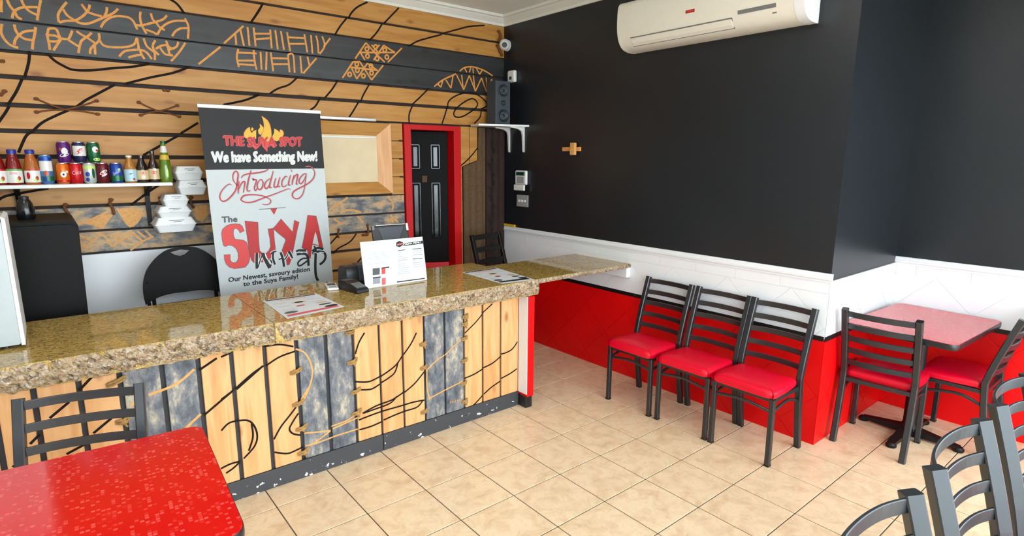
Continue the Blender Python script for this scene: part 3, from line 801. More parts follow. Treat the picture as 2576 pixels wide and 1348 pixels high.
gaps = [gx(c8, (250,225),(330,770)), gx(c8, (590,165),(665,690)), gx(c8, (905,110),(960,600)), gx(c8, (1210,60),(1290,540)), gx(c8, (1500,10),(1550,560)),
        gx(c6, (60,150),(165,1150)), gx(c6, (325,110),(425,1080)), gx(c6, (585,90),(660,930)), gx(c6, (820,20),(890,920)), gx(c6, (1045,10),(1100,850)),
        gx(c6, (1255,10),(1300,790)), gx(c6, (1447,0),(1475,740)), gx(c6, (1625,0),(1645,690)), gx(c6, (1790,0),(1805,635)), gx(c6, (1945,0),(1960,590)),
        gx(c6, (2100,0),(2103,545)), gx(c6, (2248,0),(2243,505))]
g0 = gaps[0]; pre = [g0-0.125*k for k in range(7, 0, -1)]
edges = [q for q in pre if q > XL+0.05] + gaps + [-1.045]
npre = len(edges)-len(gaps)-1
GREY = {2, 3, 7, 8, 12, 13}
for k in range(len(edges)-1):
    a, b = edges[k], edges[k+1]; gi = k-npre
    m = 'weathered_upright' if gi in GREY else 'pine_upright'
    hw = 0.0105 if gi < 9 else 0.007
    cpart('plank', MB().box(a+hw, b-hw, CY, CY+0.016, 0.104, 0.815, 0.002, 1), m)
# end post: red front, white side, dark foot
cpart('post', MB().box(-1.045, -0.985, -1.588, -1.40, 0.085, 0.803, 0.002, 1), 'wall_red')
cpart('post_panel', MB().box(-1.050, -1.0455, -1.588, CY-0.001, 0.104, 0.803), 'wall_white')
cpart('post_foot', MB().box(-1.048, -0.99, -1.58, -1.40, 0.0, 0.084, 0.004, 1), 'edge_black')
cpart('end_panel', MB().box(-0.99, -0.985, -1.39, -0.86, 0.0, 0.815), 'wall_red')
# painted lines and rope on the planks
def cstrokes(name, cr, lines, w, m, off):
    for k, l in enumerate(lines):
        o = obj(name, ribbon(MB(), extend([ony(*cr(p), CY-off-0.00004*k) for p in l], 0.008), w, NB), m, ctr, recalc=False); o.location -= CO
cstrokes('painted_line', c6, [[(0,180),(50,158)],[(345,100),(460,85),(560,100)],[(0,520),(80,460)],[(110,435),(240,320),(320,265)],[(360,250),(460,185),(570,145)],
 [(0,770),(50,720),(130,700),(210,700),(260,750),(280,830),(255,910),(180,995)],[(235,735),(245,830),(215,930)],[(0,1080),(60,1050),(130,1030)],[(40,1115),(90,1080),(130,1040)],
 [(600,580),(540,660),(470,750),(420,840)],[(605,650),(560,720),(540,770),(570,805),(620,815)],[(430,955),(520,965),(590,940),(640,915)],
 [(1140,0),(1100,70),(1075,150)],[(1560,0),(1520,80),(1465,160)],[(1445,185),(1390,260),(1280,340)],[(1265,345),(1180,385),(1080,385)],[(1415,235),(1390,310),(1340,355),(1285,390)],[(1260,410),(1200,445),(1120,450)],
 [(1620,315),(1550,400),(1475,465)],[(1460,470),(1370,530),(1240,580),(1140,635)],[(1400,510),(1350,560),(1220,610),(1150,635)],[(1620,535),(1540,550),(1440,580),(1300,620),(1200,655),(1110,690)],[(1610,545),(1570,590),(1480,620),(1400,650),(1310,690)],[(1280,710),(1200,745),(1115,770)],
 [(2375,70),(2340,120),(2290,150),(2255,160)],[(2240,185),(2180,235),(2110,270)],[(2095,285),(2030,325),(1960,355)],[(2370,285),(2320,320),(2255,355)],[(2235,385),(2170,430),(2115,480)],[(2095,500),(2050,550),(2010,590)]], 0.0095, 'paint_black_line', 0.0007)
cstrokes('painted_line', c7, [[(2050,405),(1980,470)],[(1970,490),(1920,550),(1840,630)]], 0.0085, 'paint_black_line', 0.0007)
cstrokes('painted_line', c8, [[(690,150),(610,235)],[(510,345),(390,445)],[(290,590),(240,640)],[(160,770),(110,815)],[(840,460),(720,560)],[(650,650),(520,720)],[(1980,70),(1800,230)],[(1755,255),(1555,425)],[(1630,10),(1520,85)]], 0.011, 'paint_black_line', 0.0007)
cstrokes('carved_line', c6, [[(600,125),(660,150),(710,230),(725,320),(700,430),(650,540)],[(690,440),(640,520)],[(670,800),(780,790),(860,780)],[(740,880),(860,790)],[(680,900),(760,880),(880,835)],[(905,825),(1080,770)],[(890,740),(1000,700),(1060,660)],[(900,760),(1080,680)],[(1650,290),(1720,220),(1780,178)],[(1800,165),(1930,40)],[(1670,520),(1790,455)],[(1810,445),(1930,385)],[(1650,290),(1650,430),(1670,520)]], 0.0085, 'carved_tan', 0.0007)
cstrokes('carved_line', c8, [[(1140,275),(1330,200),(1460,95)],[(1510,435),(1420,520)],[(1040,330),(1000,355)]], 0.012, 'carved_tan', 0.0007)
mb = MB(); text(mb, 'EATEN', ony(*c6((1835,560)), CY-0.0007), ony(*c6((1930,540)), CY-0.0007), (0, 0, 0.014))
o = obj('scratched_lettering', mb, 'carved_tan', ctr, recalc=False); o.location -= CO
def crope(cr, p, w=0.055, tilt=0.25, knot=True):
    c = ony(*cr(p), CY-0.008)
    mb = MB()
    for k in (-1, 1):
        pts = [c+Vector((-w/2, 0.006, -w*tilt/2+k*0.004)), c+Vector((-w/4, -0.004, -w*tilt/4+k*0.007)), c+Vector((0, -0.008, k*0.005)), c+Vector((w/4, -0.004, w*tilt/4+k*0.007)), c+Vector((w/2, 0.006, w*tilt/2+k*0.004))]
        mb.tube(smooth_path(pts, 4), 0.0062, 6, (0, 1, 0))
    if knot:
        mb.sphere(c+Vector((w*0.08, -0.008, -0.006)), 0.014, 1.1, 0.7, 0.9, 8, 6)
        mb.tube(smooth_path([c, c+Vector((0.006, -0.004, -0.016)), c+Vector((0.014, 0, -0.032))], 4), 0.005, 6, (0, 1, 0))
    o = obj('rope_tie', mb, 'rope_tan', ctr, smooth=True); o.location -= CO
for p, kn in (((595,300),0),((615,558),0),((640,757),1),((655,950),1),((1050,222),1),((1078,460),0),((1085,632),1),((1620,78),1),((1625,270),0),((1630,625),0),((1955,35),0),((1955,212),0),((1950,395),0),((1958,540),1)):
    crope(c6, p, 0.058 if p[0] < 1200 else 0.042, 0.3, kn)
crope(c7, (1840,500), 0.04, 0.3, True); crope(c7, (1835,560), 0.04, 0.3, True); crope(c7, (905,632), 0.05, 0.1, False)
crope(c8, (880,180), 0.07, 0.35, False); crope(c8, (930,475), 0.05, 0.2, True)

# granite tops with hand-chiselled front edges
TZ = 0.92
def slab(name, label, x0, x1, yf0, yf1, yb, th, rough, slant0, slant1, end=False):
    t = thing(name, label, 'countertop', ((x0+x1)/2, yb, TZ))
    L = t.location
    poly = [(x0, yf0+0.006), (x1, yf1+0.006), (x1, yb), (x0, yb)]
    o = obj('slab', MB().prism([(p[0]-L.x, p[1]-L.y) for p in poly], 2, -0.104, -0.0004), 'granite_polished', t)
    mb = MB(); n = int((x1-x0)/0.011); k = 10; vs = []; fs = []
    for i in range(n+1):
        u = i/n
        for j in range(k+1):
            w = j/k
            sl = slant0*(1-u)*w*1.0+slant1*u*w
            x = x0+(x1-x0)*u+sl; y = yf0+(yf1-yf0)*u; z = TZ-th*w
            d = mnoise.noise(Vector((x*38, z*38, 3)))*rough+mnoise.noise(Vector((x*90, z*90, 9)))*rough*0.55
            rnd = (math.sin(PI*min(max(w, 0.0), 1.0)))**0.5
            yy = y+0.010-0.013*rnd-d*rnd
            if j == k: z += mnoise.noise(Vector((x*30, 1, 1)))*rough*0.9
            if j == 0: yy = y+0.008+mnoise.noise(Vector((x*40, 5, 1)))*rough*0.5
            vs.append((x-L.x, yy-L.y, z-L.z))
    for i in range(n):
        for j in range(k):
            a = i*(k+1)+j; fs.append((a, a+k+1, a+k+2, a+1))
    # close towards the slab
    b0 = len(vs)
    for i in range(n+1):
        q = vs[i*(k+1)+k]; vs.append((q[0], q[1]+0.03, q[2]+0.002))
    for i in range(n):
        fs.append((i*(k+1)+k, (i+1)*(k+1)+k, b0+i+1, b0+i))
    mb.add(vs, fs)
    obj('chiselled_edge', mb, 'granite_chiselled', t)
    if end:
        vs = []; fs = []; n2 = 50
        for i in range(n2+1):
            u = i/n2
            for j in range(k+1):
                w = j/k; y = yf1+0.006+(yb-yf1-0.006)*u; z = TZ-th*w
                d = mnoise.noise(Vector((y*38, z*38, 7)))*rough
                vs.append((x1+0.004+d*math.sin(PI*w)-L.x, y-L.y, z-L.z))
        for i in range(n2):
            for j in range(k): a = i*(k+1)+j; fs.append((a, a+1, a+k+2, a+k+1))
        obj('chiselled_edge', MB().add(vs, fs), 'granite_chiselled', t)
    return t
slab('granite_countertop', 'polished brown granite countertop with rough chiselled edge, the left length beside the white case', XL+0.006, -2.70, -1.585, -1.60, -0.84, 0.107, 0.017, 0.0, 0.05)
slab('granite_countertop', 'polished brown granite countertop with chiselled edge, the length carrying the card terminal and menu stand', -2.697, -0.972, -1.612, -1.612, -0.82, 0.106, 0.0085, 0.05, 0.0, True)
fl = thing('counter_flap', 'thin granite flap bridging the counter end and the red and white wall', 'counter flap', (-0.48, -1.3, 0.9))
obj('slab', MB().box(-0.487, 0.475-0.001, -0.30, 0.30, -0.008, 0.018, 0.003, 1), 'granite_polished', fl)
vs = []; fs = []
n = 80; k = 5
for i in range(n+1):
    x = -0.487+(0.96)*i/n
    for j in range(k+1):
        w = j/k; z = 0.018-0.03*w
        d = mnoise.noise(Vector((x*60, z*60, 2)))*0.006
        vs.append((x, -0.302-0.006*math.sin(PI*w)-d, z+(mnoise.noise(Vector((x*50, 2, 2)))*0.003 if j == k else 0)))
for i in range(n):
    for j in range(k): a = i*(k+1)+j; fs.append((a, a+k+1, a+k+2, a+1))
obj('chiselled_edge', MB().add(vs, fs), 'granite_chiselled', fl)
tag(obj('wall_ledger', MB().box(-0.05, -0.0075, -1.605, -1.05, 0.81, 0.889, 0.003, 1), 'wall_white', center=True), 'white ledger block on the wall carrying the granite flap', 'support block')

# ================================================================== LADDER-BACK CHAIRS
def make_chair(name, label, w=0.37, h=0.86, bow=0.028, tube=0.034, depth=0.36, seat_h=0.455, slats=5, tubed=0.034, group=None, lean=0.075, slat_h=0.033, twist=0.0):
    """faces local -y; origin on the floor at the centre of the legs"""
    t = thing(name, label, 'chair', group=group)
    hw, hd = w/2, depth/2
    def up_y(z):          # rear upright: rakes back at the foot and above the seat
        s = seat_h
        if z < s: return hd-0.062+0.062*((s-z)/s)**1.4
        return hd-0.062+(lean+0.04)*((z-s)/(h-s))**1.15
    for s in (-1, 1):
        zs = [0, 0.1, 0.2, 0.3, 0.4, seat_h, 0.53, 0.62, 0.72, 0.8, h] if h < 0.88 else [0, 0.1, 0.2, 0.3, 0.4, seat_h, 0.55, 0.65, 0.75, 0.83, h]
        obj('upright', MB().sqtube([(s*hw, up_y(z), z) for z in zs], tube, tubed, (0, 1, 0), twist=twist), 'metal_charcoal', t)
        leg = obj('leg', MB().sqtube([(s*(hw-0.004), -hd, 0.004), (s*(hw-0.006), -hd, seat_h-0.05)], 0.029, 0.029, (0, 1, 0)), 'metal_charcoal', t)
        obj('foot_cap', MB().box(s*(hw-0.004)-0.0165, s*(hw-0.004)+0.0165, -hd-0.0165, -hd+0.0165, 0.0, 0.012, 0.003, 1), 'plastic_black', leg)
        zz = seat_h-0.13
        obj('stretcher', MB().sqtube(smooth_path([(s*(hw-0.005), -hd, zz), (s*(hw-0.005), 0, zz+0.028), (s*(hw-0.002), up_y(zz)-0.008, zz-0.01)], 5), 0.014, 0.018, (0, 0, 1)), 'metal_charcoal', t)
    zz = seat_h-0.13
    obj('stretcher', MB().sqtube(smooth_path([(-hw+0.005, -hd, zz), (0, -hd, zz+0.022), (hw-0.005, -hd, zz)], 6), 0.014, 0.018), 'metal_charcoal', t)
    mb = MB(); zf = seat_h-0.055
    mb.box(-hw+0.005, hw-0.005, -hd-0.011, -hd+0.011, zf-0.012, zf+0.012)
    mb.box(-hw+0.005, hw-0.005, hd-0.072, hd-0.048, zf-0.012, zf+0.012)
    for s in (-1, 1): mb.box(s*(hw-0.005)-0.011, s*(hw-0.005)+0.011, -hd, hd-0.06, zf-0.0115, zf+0.0115)
    obj('seat_frame', mb, 'metal_charcoal', t)
    z1 = h-0.028; z0 = seat_h+0.062
    for k in range(slats):
        z = z1-(z1-z0)*k/(slats-1)
        P = [(-hw, 0), (-hw*0.55, 0.75), (0, 1.0), (hw*0.55, 0.75), (hw, 0)]
        obj('slat', MB().sqtube(smooth_path([(a, up_y(z)+bow*b, z) for a, b in P], 5), 0.010, slat_h, (0, 0, 1), 0.002), 'metal_charcoal', t)
    # padded seat: narrower at the back, rounded front, domed top
    fw, bw = hw+0.019, hw-0.004
    yf, yb = -hd-0.055, hd-0.074
    out = fillet([(-fw+0.012, yf+0.02), (fw-0.012, yf+0.02), (fw, yf+0.12), (bw, yb), (-bw, yb), (-fw, yf+0.12)], [0.055, 0.055, 0.09, 0.03, 0.03, 0.09], 6)
    mb = MB(); n = len(out); vs = []; fs = []
    c = Vector((0, (yf+yb)/2))
    rings = [(0.93, -0.043), (0.985, -0.038), (1.0, -0.022), (0.985, -0.008), (0.93, 0.003), (0.80, 0.010), (0.5, 0.015), (0.15, 0.017)]
    for sc, dz in rings:
        for p in out:
            q = c+(Vector(p)-c)*sc
            vs.append((q.x, q.y, seat_h+dz-0.012*max(0, (-(q.y-c.y)/0.2))**3))
    for r in range(len(rings)-1):
        for i in range(n): fs.append((r*n+i, r*n+(i+1) % n, (r+1)*n+(i+1) % n, (r+1)*n+i))
    fs.append(tuple(range(n))[::-1]); vs.append((c.x, c.y, seat_h+0.0172))
    for i in range(n): fs.append(((len(rings)-1)*n+i, (len(rings)-1)*n+(i+1) % n, len(vs)-1))
    obj('seat', mb.add(vs, fs), 'vinyl_red', t, smooth=True)
    return t
def put(o, x, y, rz, label=None):
    o.location = (x, y, 0); o.rotation_euler = (0, 0, rz)
    if label: o['label'] = label
    return o
CG = 'black ladder-back chairs with red seats'
ch = make_chair('dining_chair', '', group=CG)
put(ch, -0.29, -2.01, R(-90), 'black metal ladder-back chair with red seat, nearest the counter in the row of three')
put(copy_tree(ch), -0.285, -2.436, R(-90), 'black metal ladder-back chair with red seat, middle of the three along the wall')
put(copy_tree(ch), -0.288, -2.843, R(-90), 'black ladder-back chair with red seat by the wall corner, last in the row of three')
put(copy_tree(ch), 0.342, -3.30, R(94), 'black ladder-back chair with red seat seen from behind, tucked under the recess table')
put(copy_tree(ch), 0.79, -3.615, R(180), 'black ladder-back chair with red seat at the right side of the recess table')
put(copy_tree(ch), -3.54, -2.085, R(-14.7), 'black ladder-back chair between the red speckled table and the counter')
_k = MATS['metal_charcoal']; MATS['metal_charcoal'] = MATS['metal_grey']
ch2 = make_chair('curved_back_chair', '', w=0.475, h=0.895, bow=0.05, tube=0.045, tubed=0.045, twist=R(45), depth=0.38, group='curved ladder-back chairs at the lower right', slat_h=0.042, slats=5)
MATS['metal_charcoal'] = _k
put(ch2, -0.80, -4.30, 0, 'curved ladder-back chair with red seat, farthest of the three at lower right')
put(copy_tree(ch2), -1.465, -4.295, 0, 'curved ladder-back chair, middle of the three overlapping at lower right')
put(copy_tree(ch2), -2.13, -4.295, 0, 'curved ladder-back chair cut off by the bottom edge, nearest of the three at lower right')

# ================================================================== TABLES
def make_table(name, label, sx, sy, x, y, rz, rad=0.06, zt=0.75):
    t = thing(name, label, 'table', (x, y, 0), rz, 'red topped pedestal tables')
    P = fillet([(-sx/2, -sy/2), (sx/2, -sy/2), (sx/2, sy/2), (-sx/2, sy/2)], rad, 8)
    top = obj('tabletop', MB().prism(P, 2, zt-0.004, zt), 'red_laminate', t)
    Q = fillet([(-sx/2-0.003, -sy/2-0.003), (sx/2+0.003, -sy/2-0.003), (sx/2+0.003, sy/2+0.003), (-sx/2-0.003, sy/2+0.003)], rad+0.003, 8)
    mb = MB(); n = len(Q); prof = [(0.990, zt-0.036), (1.0, zt-0.030), (1.002, zt-0.018), (1.0, zt-0.006), (0.997, zt-0.002)]
    vs = [(p[0]*s, p[1]*s, z) for s, z in prof for p in Q]
    fs = [(r*n+i, r*n+(i+1) % n, (r+1)*n+(i+1) % n, (r+1)*n+i) for r in range(len(prof)-1) for i in range(n)]
    fs.append(tuple(range(n))[::-1])
    fs.append(tuple((len(prof)-1)*n+i for i in range(n)))
    obj('edge_band', mb.add(vs, fs), 'edge_black', t, smooth=True)
    obj('column', MB().lathe([(0.0, 0.05), (0.055, 0.05), (0.045, 0.075), (0.038, 0.09), (0.038, zt-0.05), (0.0, zt-0.05)], 20), 'metal_black', t, smooth=True)
    obj('top_plate', MB().box(-0.12, 0.12, -0.12, 0.12, zt-0.05, zt-0.036), 'metal_black', t)
    for k in range(4):
        a = k*PI/2; d = Vector((math.cos(a), math.sin(a), 0)); s = Vector((-d.y, d.x, 0))
        L = 0.27
        poly = [d*0.03+s*0.035, d*L+s*0.022, d*L-s*0.022, d*0.03-s*0.035]
        vs = [(p.x, p.y, 0.018) for p in poly]+[(q.x, q.y, z) for q, z in zip(poly, (0.062, 0.034, 0.034, 0.062))]
        obj('base_arm', MB().add(vs, [(3, 2, 1, 0), (4, 5, 6, 7), (0, 1, 5, 4), (1, 2, 6, 5), (2, 3, 7, 6), (3, 0, 4, 7)]), 'metal_black', t)
        c = d*(L-0.005)
        obj('glide', MB().lathe([(0.0, 0.0), (0.026, 0.0), (0.03, 0.006), (0.03, 0.018), (0.02, 0.03), (0.0, 0.034)], 14, (c.x, c.y, 0)), 'metal_black', t, smooth=True)
    return t
make_table('dining_table', 'red table in the wall recess with a black edge and pedestal', 0.82, 0.57, 0.612, -3.397, R(-2.5), 0.05)
make_table('dining_table', 'red speckled table with rounded corner in the left foreground', 0.76, 0.76, -3.553, -2.545, R(-3.2), 0.055)
# ================================================================== ROLL-UP BANNER
BY = -0.42
ban = thing('rollup_banner', 'tall roll-up banner with red and black lettering behind the counter', 'banner', (-2.28, BY, 0.2))
BO = ban.location.copy()
SHEET = {}
def bpart(name, mb, m, **k):
    zc = sum(p[2] for p in mb.v)/len(mb.v)
    if SHEET and k.get('recalc') is False:
        return obj(name, mb, m, SHEET['u' if zc > ZS else 'l'], **k)
    o = obj(name, mb, m, ban, **k); o.location -= BO; return o
def bxl(z): return -2.709+(2.02-z)*0.0256
def bxr(z): return -1.953+(2.02-z)*0.0256
ZS = 1.638
SU = bpart('sheet_upper', MB().prism([(bxl(ZS), ZS), (bxr(ZS), ZS+0.004), (bxr(2.02), 2.02), (bxl(2.02), 2.018)], 1, BY, BY+0.003), 'banner_black')
SL = bpart('sheet_lower', MB().prism([(bxl(0.27), 0.27), (bxr(0.27), 0.27), (bxr(ZS), ZS+0.004), (bxl(ZS), ZS)], 1, BY, BY+0.003), 'banner_white')
bpart('top_rail', MB().box(bxl(2.02)-0.006, bxr(2.02)+0.006, BY-0.008, BY+0.014, 2.012, 2.036, 0.004), 'aluminium')
bpart('pole', MB().tube([(-2.3, BY+0.03, 0.25), (-2.31, BY+0.03, 2.02)], 0.008), 'aluminium')
bpart('base', MB().box(-2.68, -1.89, BY-0.06, BY+0.06, 0.215, 0.285, 0.015), 'aluminium')
for sx in (-2.5, -2.07): bpart('foot', MB().box(sx-0.02, sx+0.02, BY-0.16, BY+0.16, 0.2, 0.215, 0.004), 'aluminium')
SHEET['u'] = SU; SHEET['l'] = SL
b5 = crop(530, 530, 6.419); b4 = crop(500, 400, 7.806); b3 = crop(490, 250, 7.576)
def bp(cr, p, o): return ony(*cr(p), BY-o)
def bfill(name, cr, loops, m, o=0.0008):
    mb = MB()
    for lp in loops: fill(mb, [[bp(cr, p, o) for p in l] for l in lp])
    return bpart(name, mb, m, recalc=False)
def bstroke(name, cr, lines, w, m, o=0.0008, taper=True):
    for k, l in enumerate(lines):
        bpart(name, ribbon(MB(), [bp(cr, p, o+0.00002*k) for p in l], w, NB, taper=taper), m, recalc=False)
def btext(name, s, cr, a, b, capz, m, o=0.0012, bold=0.0):
    mb = MB(); text(mb, s, bp(cr, a, o), bp(cr, b, o), (0, 0, capz), bold)
    return bpart(name, mb, m, recalc=False)
bfill('flame_print', b3, [[[(1050,530),(1000,560),(950,630),(945,700),(1000,755),(1170,750),(1170,600),(1180,580),(1120,600),(1085,640),(1060,600)]], [[(1235,460),(1245,530),(1205,590),(1215,650),(1260,680),(1300,600),(1310,540),(1280,500)]],
 [[(1275,320),(1310,400),(1325,500),(1310,600),(1270,680),(1260,750),(1400,810),(1460,700),(1450,590),(1420,470),(1370,390)]], [[(1515,560),(1510,640),(1480,700),(1500,770),(1560,800),(1650,750),(1690,660),(1670,600),(1630,585),(1625,640),(1570,590)]], [[(1090,530),(1125,560),(1090,610),(1070,570)]]], 'ink_yellow', 0.0005)
bstroke('flame_outline', b3, [[(1275,320),(1310,400),(1325,500),(1310,600),(1270,690)],[(1275,320),(1370,390),(1420,470),(1450,590),(1460,700)],[(1050,530),(1000,560),(950,630),(945,700),(1000,750)],[(1515,560),(1570,590),(1625,640),(1630,585),(1670,600),(1690,660),(1650,740)]], 0.006, 'ink_orange', 0.0007)
bfill('spike_print', b3, [[[(1250,790),(1290,900),(1385,1005),(1390,870),(1420,800)]], [[(1070,860),(1110,910),(1160,962),(1250,880),(1200,840)]], [[(1420,850),(1505,930),(1570,880),(1540,830)]]], 'ink_pink', 0.0007)
for s, a, b in (('THE', (560,870), (940,880)), ('SUYA', (1015,895), (1545,890)), ('SPOT', (1625,885), (2045,885))):
    btext('lettering_outline', s, b3, a, b, 0.056, 'ink_rose', 0.0009, 0.0052)
    btext('lettering', s, b3, a, b, 0.056, 'ink_red', 0.0014, 0.003)
btext('lettering', 'We have Something New!', b3, (335,1195), (2330,1170), 0.064, 'ink_white', 0.0009, 0.0042)
INTRO = [[(640,510),(600,490),(530,530),(450,620),(415,700),(415,770),(450,820),(500,825),(570,790),(660,700),(720,610),(745,520),(760,400),(770,300),(750,250),(715,240),(675,290),(665,370),(690,440),(740,500),(770,530)],
 [(790,430),(775,550),(770,680)],[(780,600),(840,470),(900,440),(895,520),(870,660)],[(1025,215),(1000,300),(970,420),(945,560),(960,630),(1010,610)],[(830,370),(870,320),(960,290),(1100,275),(1250,250),(1320,225),(1360,195)],
 [(1040,380),(1080,390),(1060,410),(1110,400),(1130,430),(1090,560),(1110,620),(1150,560)],[(1200,400),(1150,480),(1150,560),(1190,600),(1240,560),(1260,470),(1230,400),(1200,410)],[(1400,380),(1320,440),(1290,530),(1320,580),(1380,520),(1420,400)],[(1460,230),(1430,350),(1395,480),(1390,560),(1430,550)],
 [(1510,370),(1480,480),(1480,550),(1530,540),(1570,470)],[(1590,350),(1560,470),(1550,540),(1600,530)],[(1740,350),(1700,340),(1640,420),(1630,510),(1670,545),(1730,500)],[(1800,310),(1770,420),(1760,510),(1800,500)],[(1810,200),(1825,250)],[(1870,310),(1840,420),(1830,510)],[(1840,430),(1890,330),(1940,300),(1930,380),(1910,490),(1940,480)],
 [(2110,280),(2050,300),(1980,380),(1970,460),(2010,480),(2070,400),(2110,290)],[(2110,280),(2090,430),(2070,580),(2030,700),(1960,770),(1880,770),(1835,720),(1850,650),(1930,590),(2070,520),(2180,450),(2250,370),(2275,270),(2240,190),(2180,140),(2090,145)],
 [(1800,600),(1760,580),(1650,620),(1500,680),(1330,740),(1200,790),(1060,840),(940,850),(850,820),(830,780),(880,720),(980,700),(1120,700),(1250,720),(1350,760),(1410,810),(1390,870),(1320,895),(1240,880)]]
bstroke('script_lettering_shadow', b4, [[(x+14, y+8) for x, y in l] for l in INTRO], 0.0085, 'ink_light', 0.0005)
bstroke('script_lettering', b4, INTRO, 0.0085, 'ink_red', 0.0009)
bstroke('divider_print', b4, [[(1185,988),(1710,950)]], 0.004, 'ink_grey', 0.0008, False)
bfill('divider_print', b4, [[[(1400,975),(1540,962),(1480,1095)]]], 'ink_red')
btext('lettering', 'The', b5, (185,188), (430,176), 0.036, 'ink_grey', 0.0009, 0.0022)
S_ = [(545,325),(510,250),(470,215),(400,210),(320,215),(250,245),(190,300),(175,370),(185,460),(205,560),(235,580),(290,555),(350,565),(410,610),(440,680),(445,770),(420,825),(370,840),(335,825),(315,790),(318,705),(215,710),(225,800),(250,860),(300,910),(380,935),(480,925),(560,910),(610,850),(635,770),(630,680),(600,570),(580,510),(530,475),(460,465),(400,460),(375,420),(365,370),(370,310),(400,285),(440,300),(460,330),(470,360)]
U_ = [(550,165),(765,185),(770,330),(780,520),(790,640),(830,680),(890,690),(940,640),(965,580),(955,450),(940,380),(925,295),(1010,280),(1020,330),(1030,470),(1045,600),(1040,660),(1010,720),(930,800),(830,830),(700,840),(660,800),(630,700),(600,500),(575,330)]
Y_ = [(1135,130),(1320,340),(1350,150),(1430,185),(1400,300),(1350,560),(1330,650),(1310,760),(1270,870),(1235,880),(1220,800),(1150,640),(1210,480),(1200,450),(1110,380),(1000,285),(1050,240)]
A_ = [(1565,70),(1705,85),(1740,240),(1790,480),(1815,590),(1755,600),(1745,565),(1640,545),(1610,770),(1580,760),(1560,640),(1470,600),(1500,460),(1540,250)]
AH = [(1690,335),(1645,530),(1745,555),(1720,430)]
for nm, lp, m, o in (('S', [S_], 'ink_pink', 0.0006), ('U', [U_], 'ink_red', 0.0008), ('Y', [Y_], 'ink_red', 0.001), ('A', [A_], 'ink_red', 0.0006)):
    bfill('big_lettering', b5, [lp], m, o)
    mb = MB(); ribbon(mb, [bp(b5, p, o+0.0002) for p in lp[0]], 0.003, NB, closed=True, n=1)
    bpart('letter_outline', mb, 'ink_grey', recalc=False)
bfill('big_lettering', b5, [[AH]], 'banner_white', 0.0008)
WR = [([(745,680),(742,800),(745,935)], 44), ([(765,915),(800,800),(838,700)], 20), ([(838,685),(890,800),(955,925)], 62), ([(955,920),(985,840),(960,790)], 26), ([(1012,665),(1005,760),(1038,870)], 38), ([(972,695),(1015,665),(1062,655)], 30),
      ([(1128,670),(1165,780),(1185,905)], 42), ([(1098,785),(1150,770)], 26), ([(1192,790),(1230,740),(1262,670)], 22), ([(1262,655),(1290,700),(1315,770)], 42)]
for k, (l, w_) in enumerate(WR):
    bpart('brush_outline', ribbon(MB(), [bp(b5, p, 0.0012+0.00001*k) for p in l], w_*0.000385+0.009, NB), 'ink_white', recalc=False)
    bpart('brush_lettering', ribbon(MB(), [bp(b5, p, 0.0015+0.00001*k) for p in l], w_*0.000385, NB), 'ink_black', recalc=False)
bstroke('brush_lettering', b5, [[(1380,660),(1440,640),(1540,645)],[(1390,705),(1520,695),(1570,760),(1580,890)],[(1640,655),(1720,600),(1820,620)],[(1640,690),(1720,660),(1820,670),(1855,730),(1830,810),(1760,870)]], 0.017, 'ink_black', 0.0015, False)
bstroke('brush_lettering', b5, [[(1575,770),(1480,775),(1410,840),(1440,890),(1560,810)],[(1670,570),(1700,620)]], 0.012, 'ink_black', 0.0015, False)
mb = MB(); ribbon(mb, [bp(b5, p, 0.0015) for p in [(1690,600),(1695,700),(1690,900),(1700,1050),(1735,1130)]], 0.018, NB)
bpart('brush_lettering', mb, 'ink_black', recalc=False)
bstroke('brush_stripe', b5, [[(1390,675),(1430,665),(1470,680),(1510,665),(1560,680)],[(1650,690),(1690,675),(1730,690),(1770,670),(1830,680)],[(880,700),(900,760),(950,820),(990,870)],[(1250,690),(1280,740),(1310,780)]], 0.005, 'ink_white', 0.0018, False)
btext('lettering', 'Our Newest, savoury edition', b5, (290,1152), (1600,972), 0.03, 'ink_black', 0.0009, 0.0013)
btext('lettering', 'to the Suya Family!', b5, (530,1218), (1410,1092), 0.03, 'ink_black', 0.0009, 0.0013)

# ================================================================== BEHIND THE COUNTER
fc = thing('folding_chair', 'black folded chair with round plastic back and hand hole leaning behind the counter', 'chair', (-2.85, -0.3, 0.2))
FO = fc.location.copy()
def fpart(name, mb, m, **k):
    o = obj(name, mb, m, fc, **k); o.location -= FO; return o
f6 = crop(0, 600, 3.3697)
FYB = -0.30
half = [(1545,75),(1450,88),(1380,120),(1310,180),(1250,260),(1222,340),(1213,420),(1222,500),(1238,565)]
arch = [(1268,540),(1330,505),(1400,480),(1480,462),(1545,455)]
L = [ony(*f6(p), FYB) for p in smooth_path([(a, b, 0) for a, b in half], 3) for p in [(p[0], p[1])]]
B_ = [ony(*f6((p[0], p[1])), FYB) for p in smooth_path([(a, b, 0) for a, b in arch], 3)]
cx = L[0].x
lefth = [(p.x, p.z) for p in L]+[(p.x, p.z) for p in B_]
right = [(2*cx-a, b) for a, b in lefth][::-1]
poly = lefth[:-1]+right[:-1]
poly = [p for i, p in enumerate(poly) if i == 0 or (Vector(p)-Vector(poly[i-1])).length > 1e-4]
hole = [ony(*f6(p), FYB) for p in ((1435,118),(1475,140),(1520,152),(1560,138),(1605,100),(1520,94))]
hole = [(p.x+0.006, p.z) for p in hole]
lo3 = [[Vector((a, FYB, b)) for a, b in poly], [Vector((a, FYB, b)) for a, b in hole]]
tri = geometry.tessellate_polygon(lo3)
allv = lo3[0]+lo3[1]; nv = len(allv)
mb = MB(); vs = [tuple(v) for v in allv]+[(v.x, v.y+0.018, v.z) for v in allv]
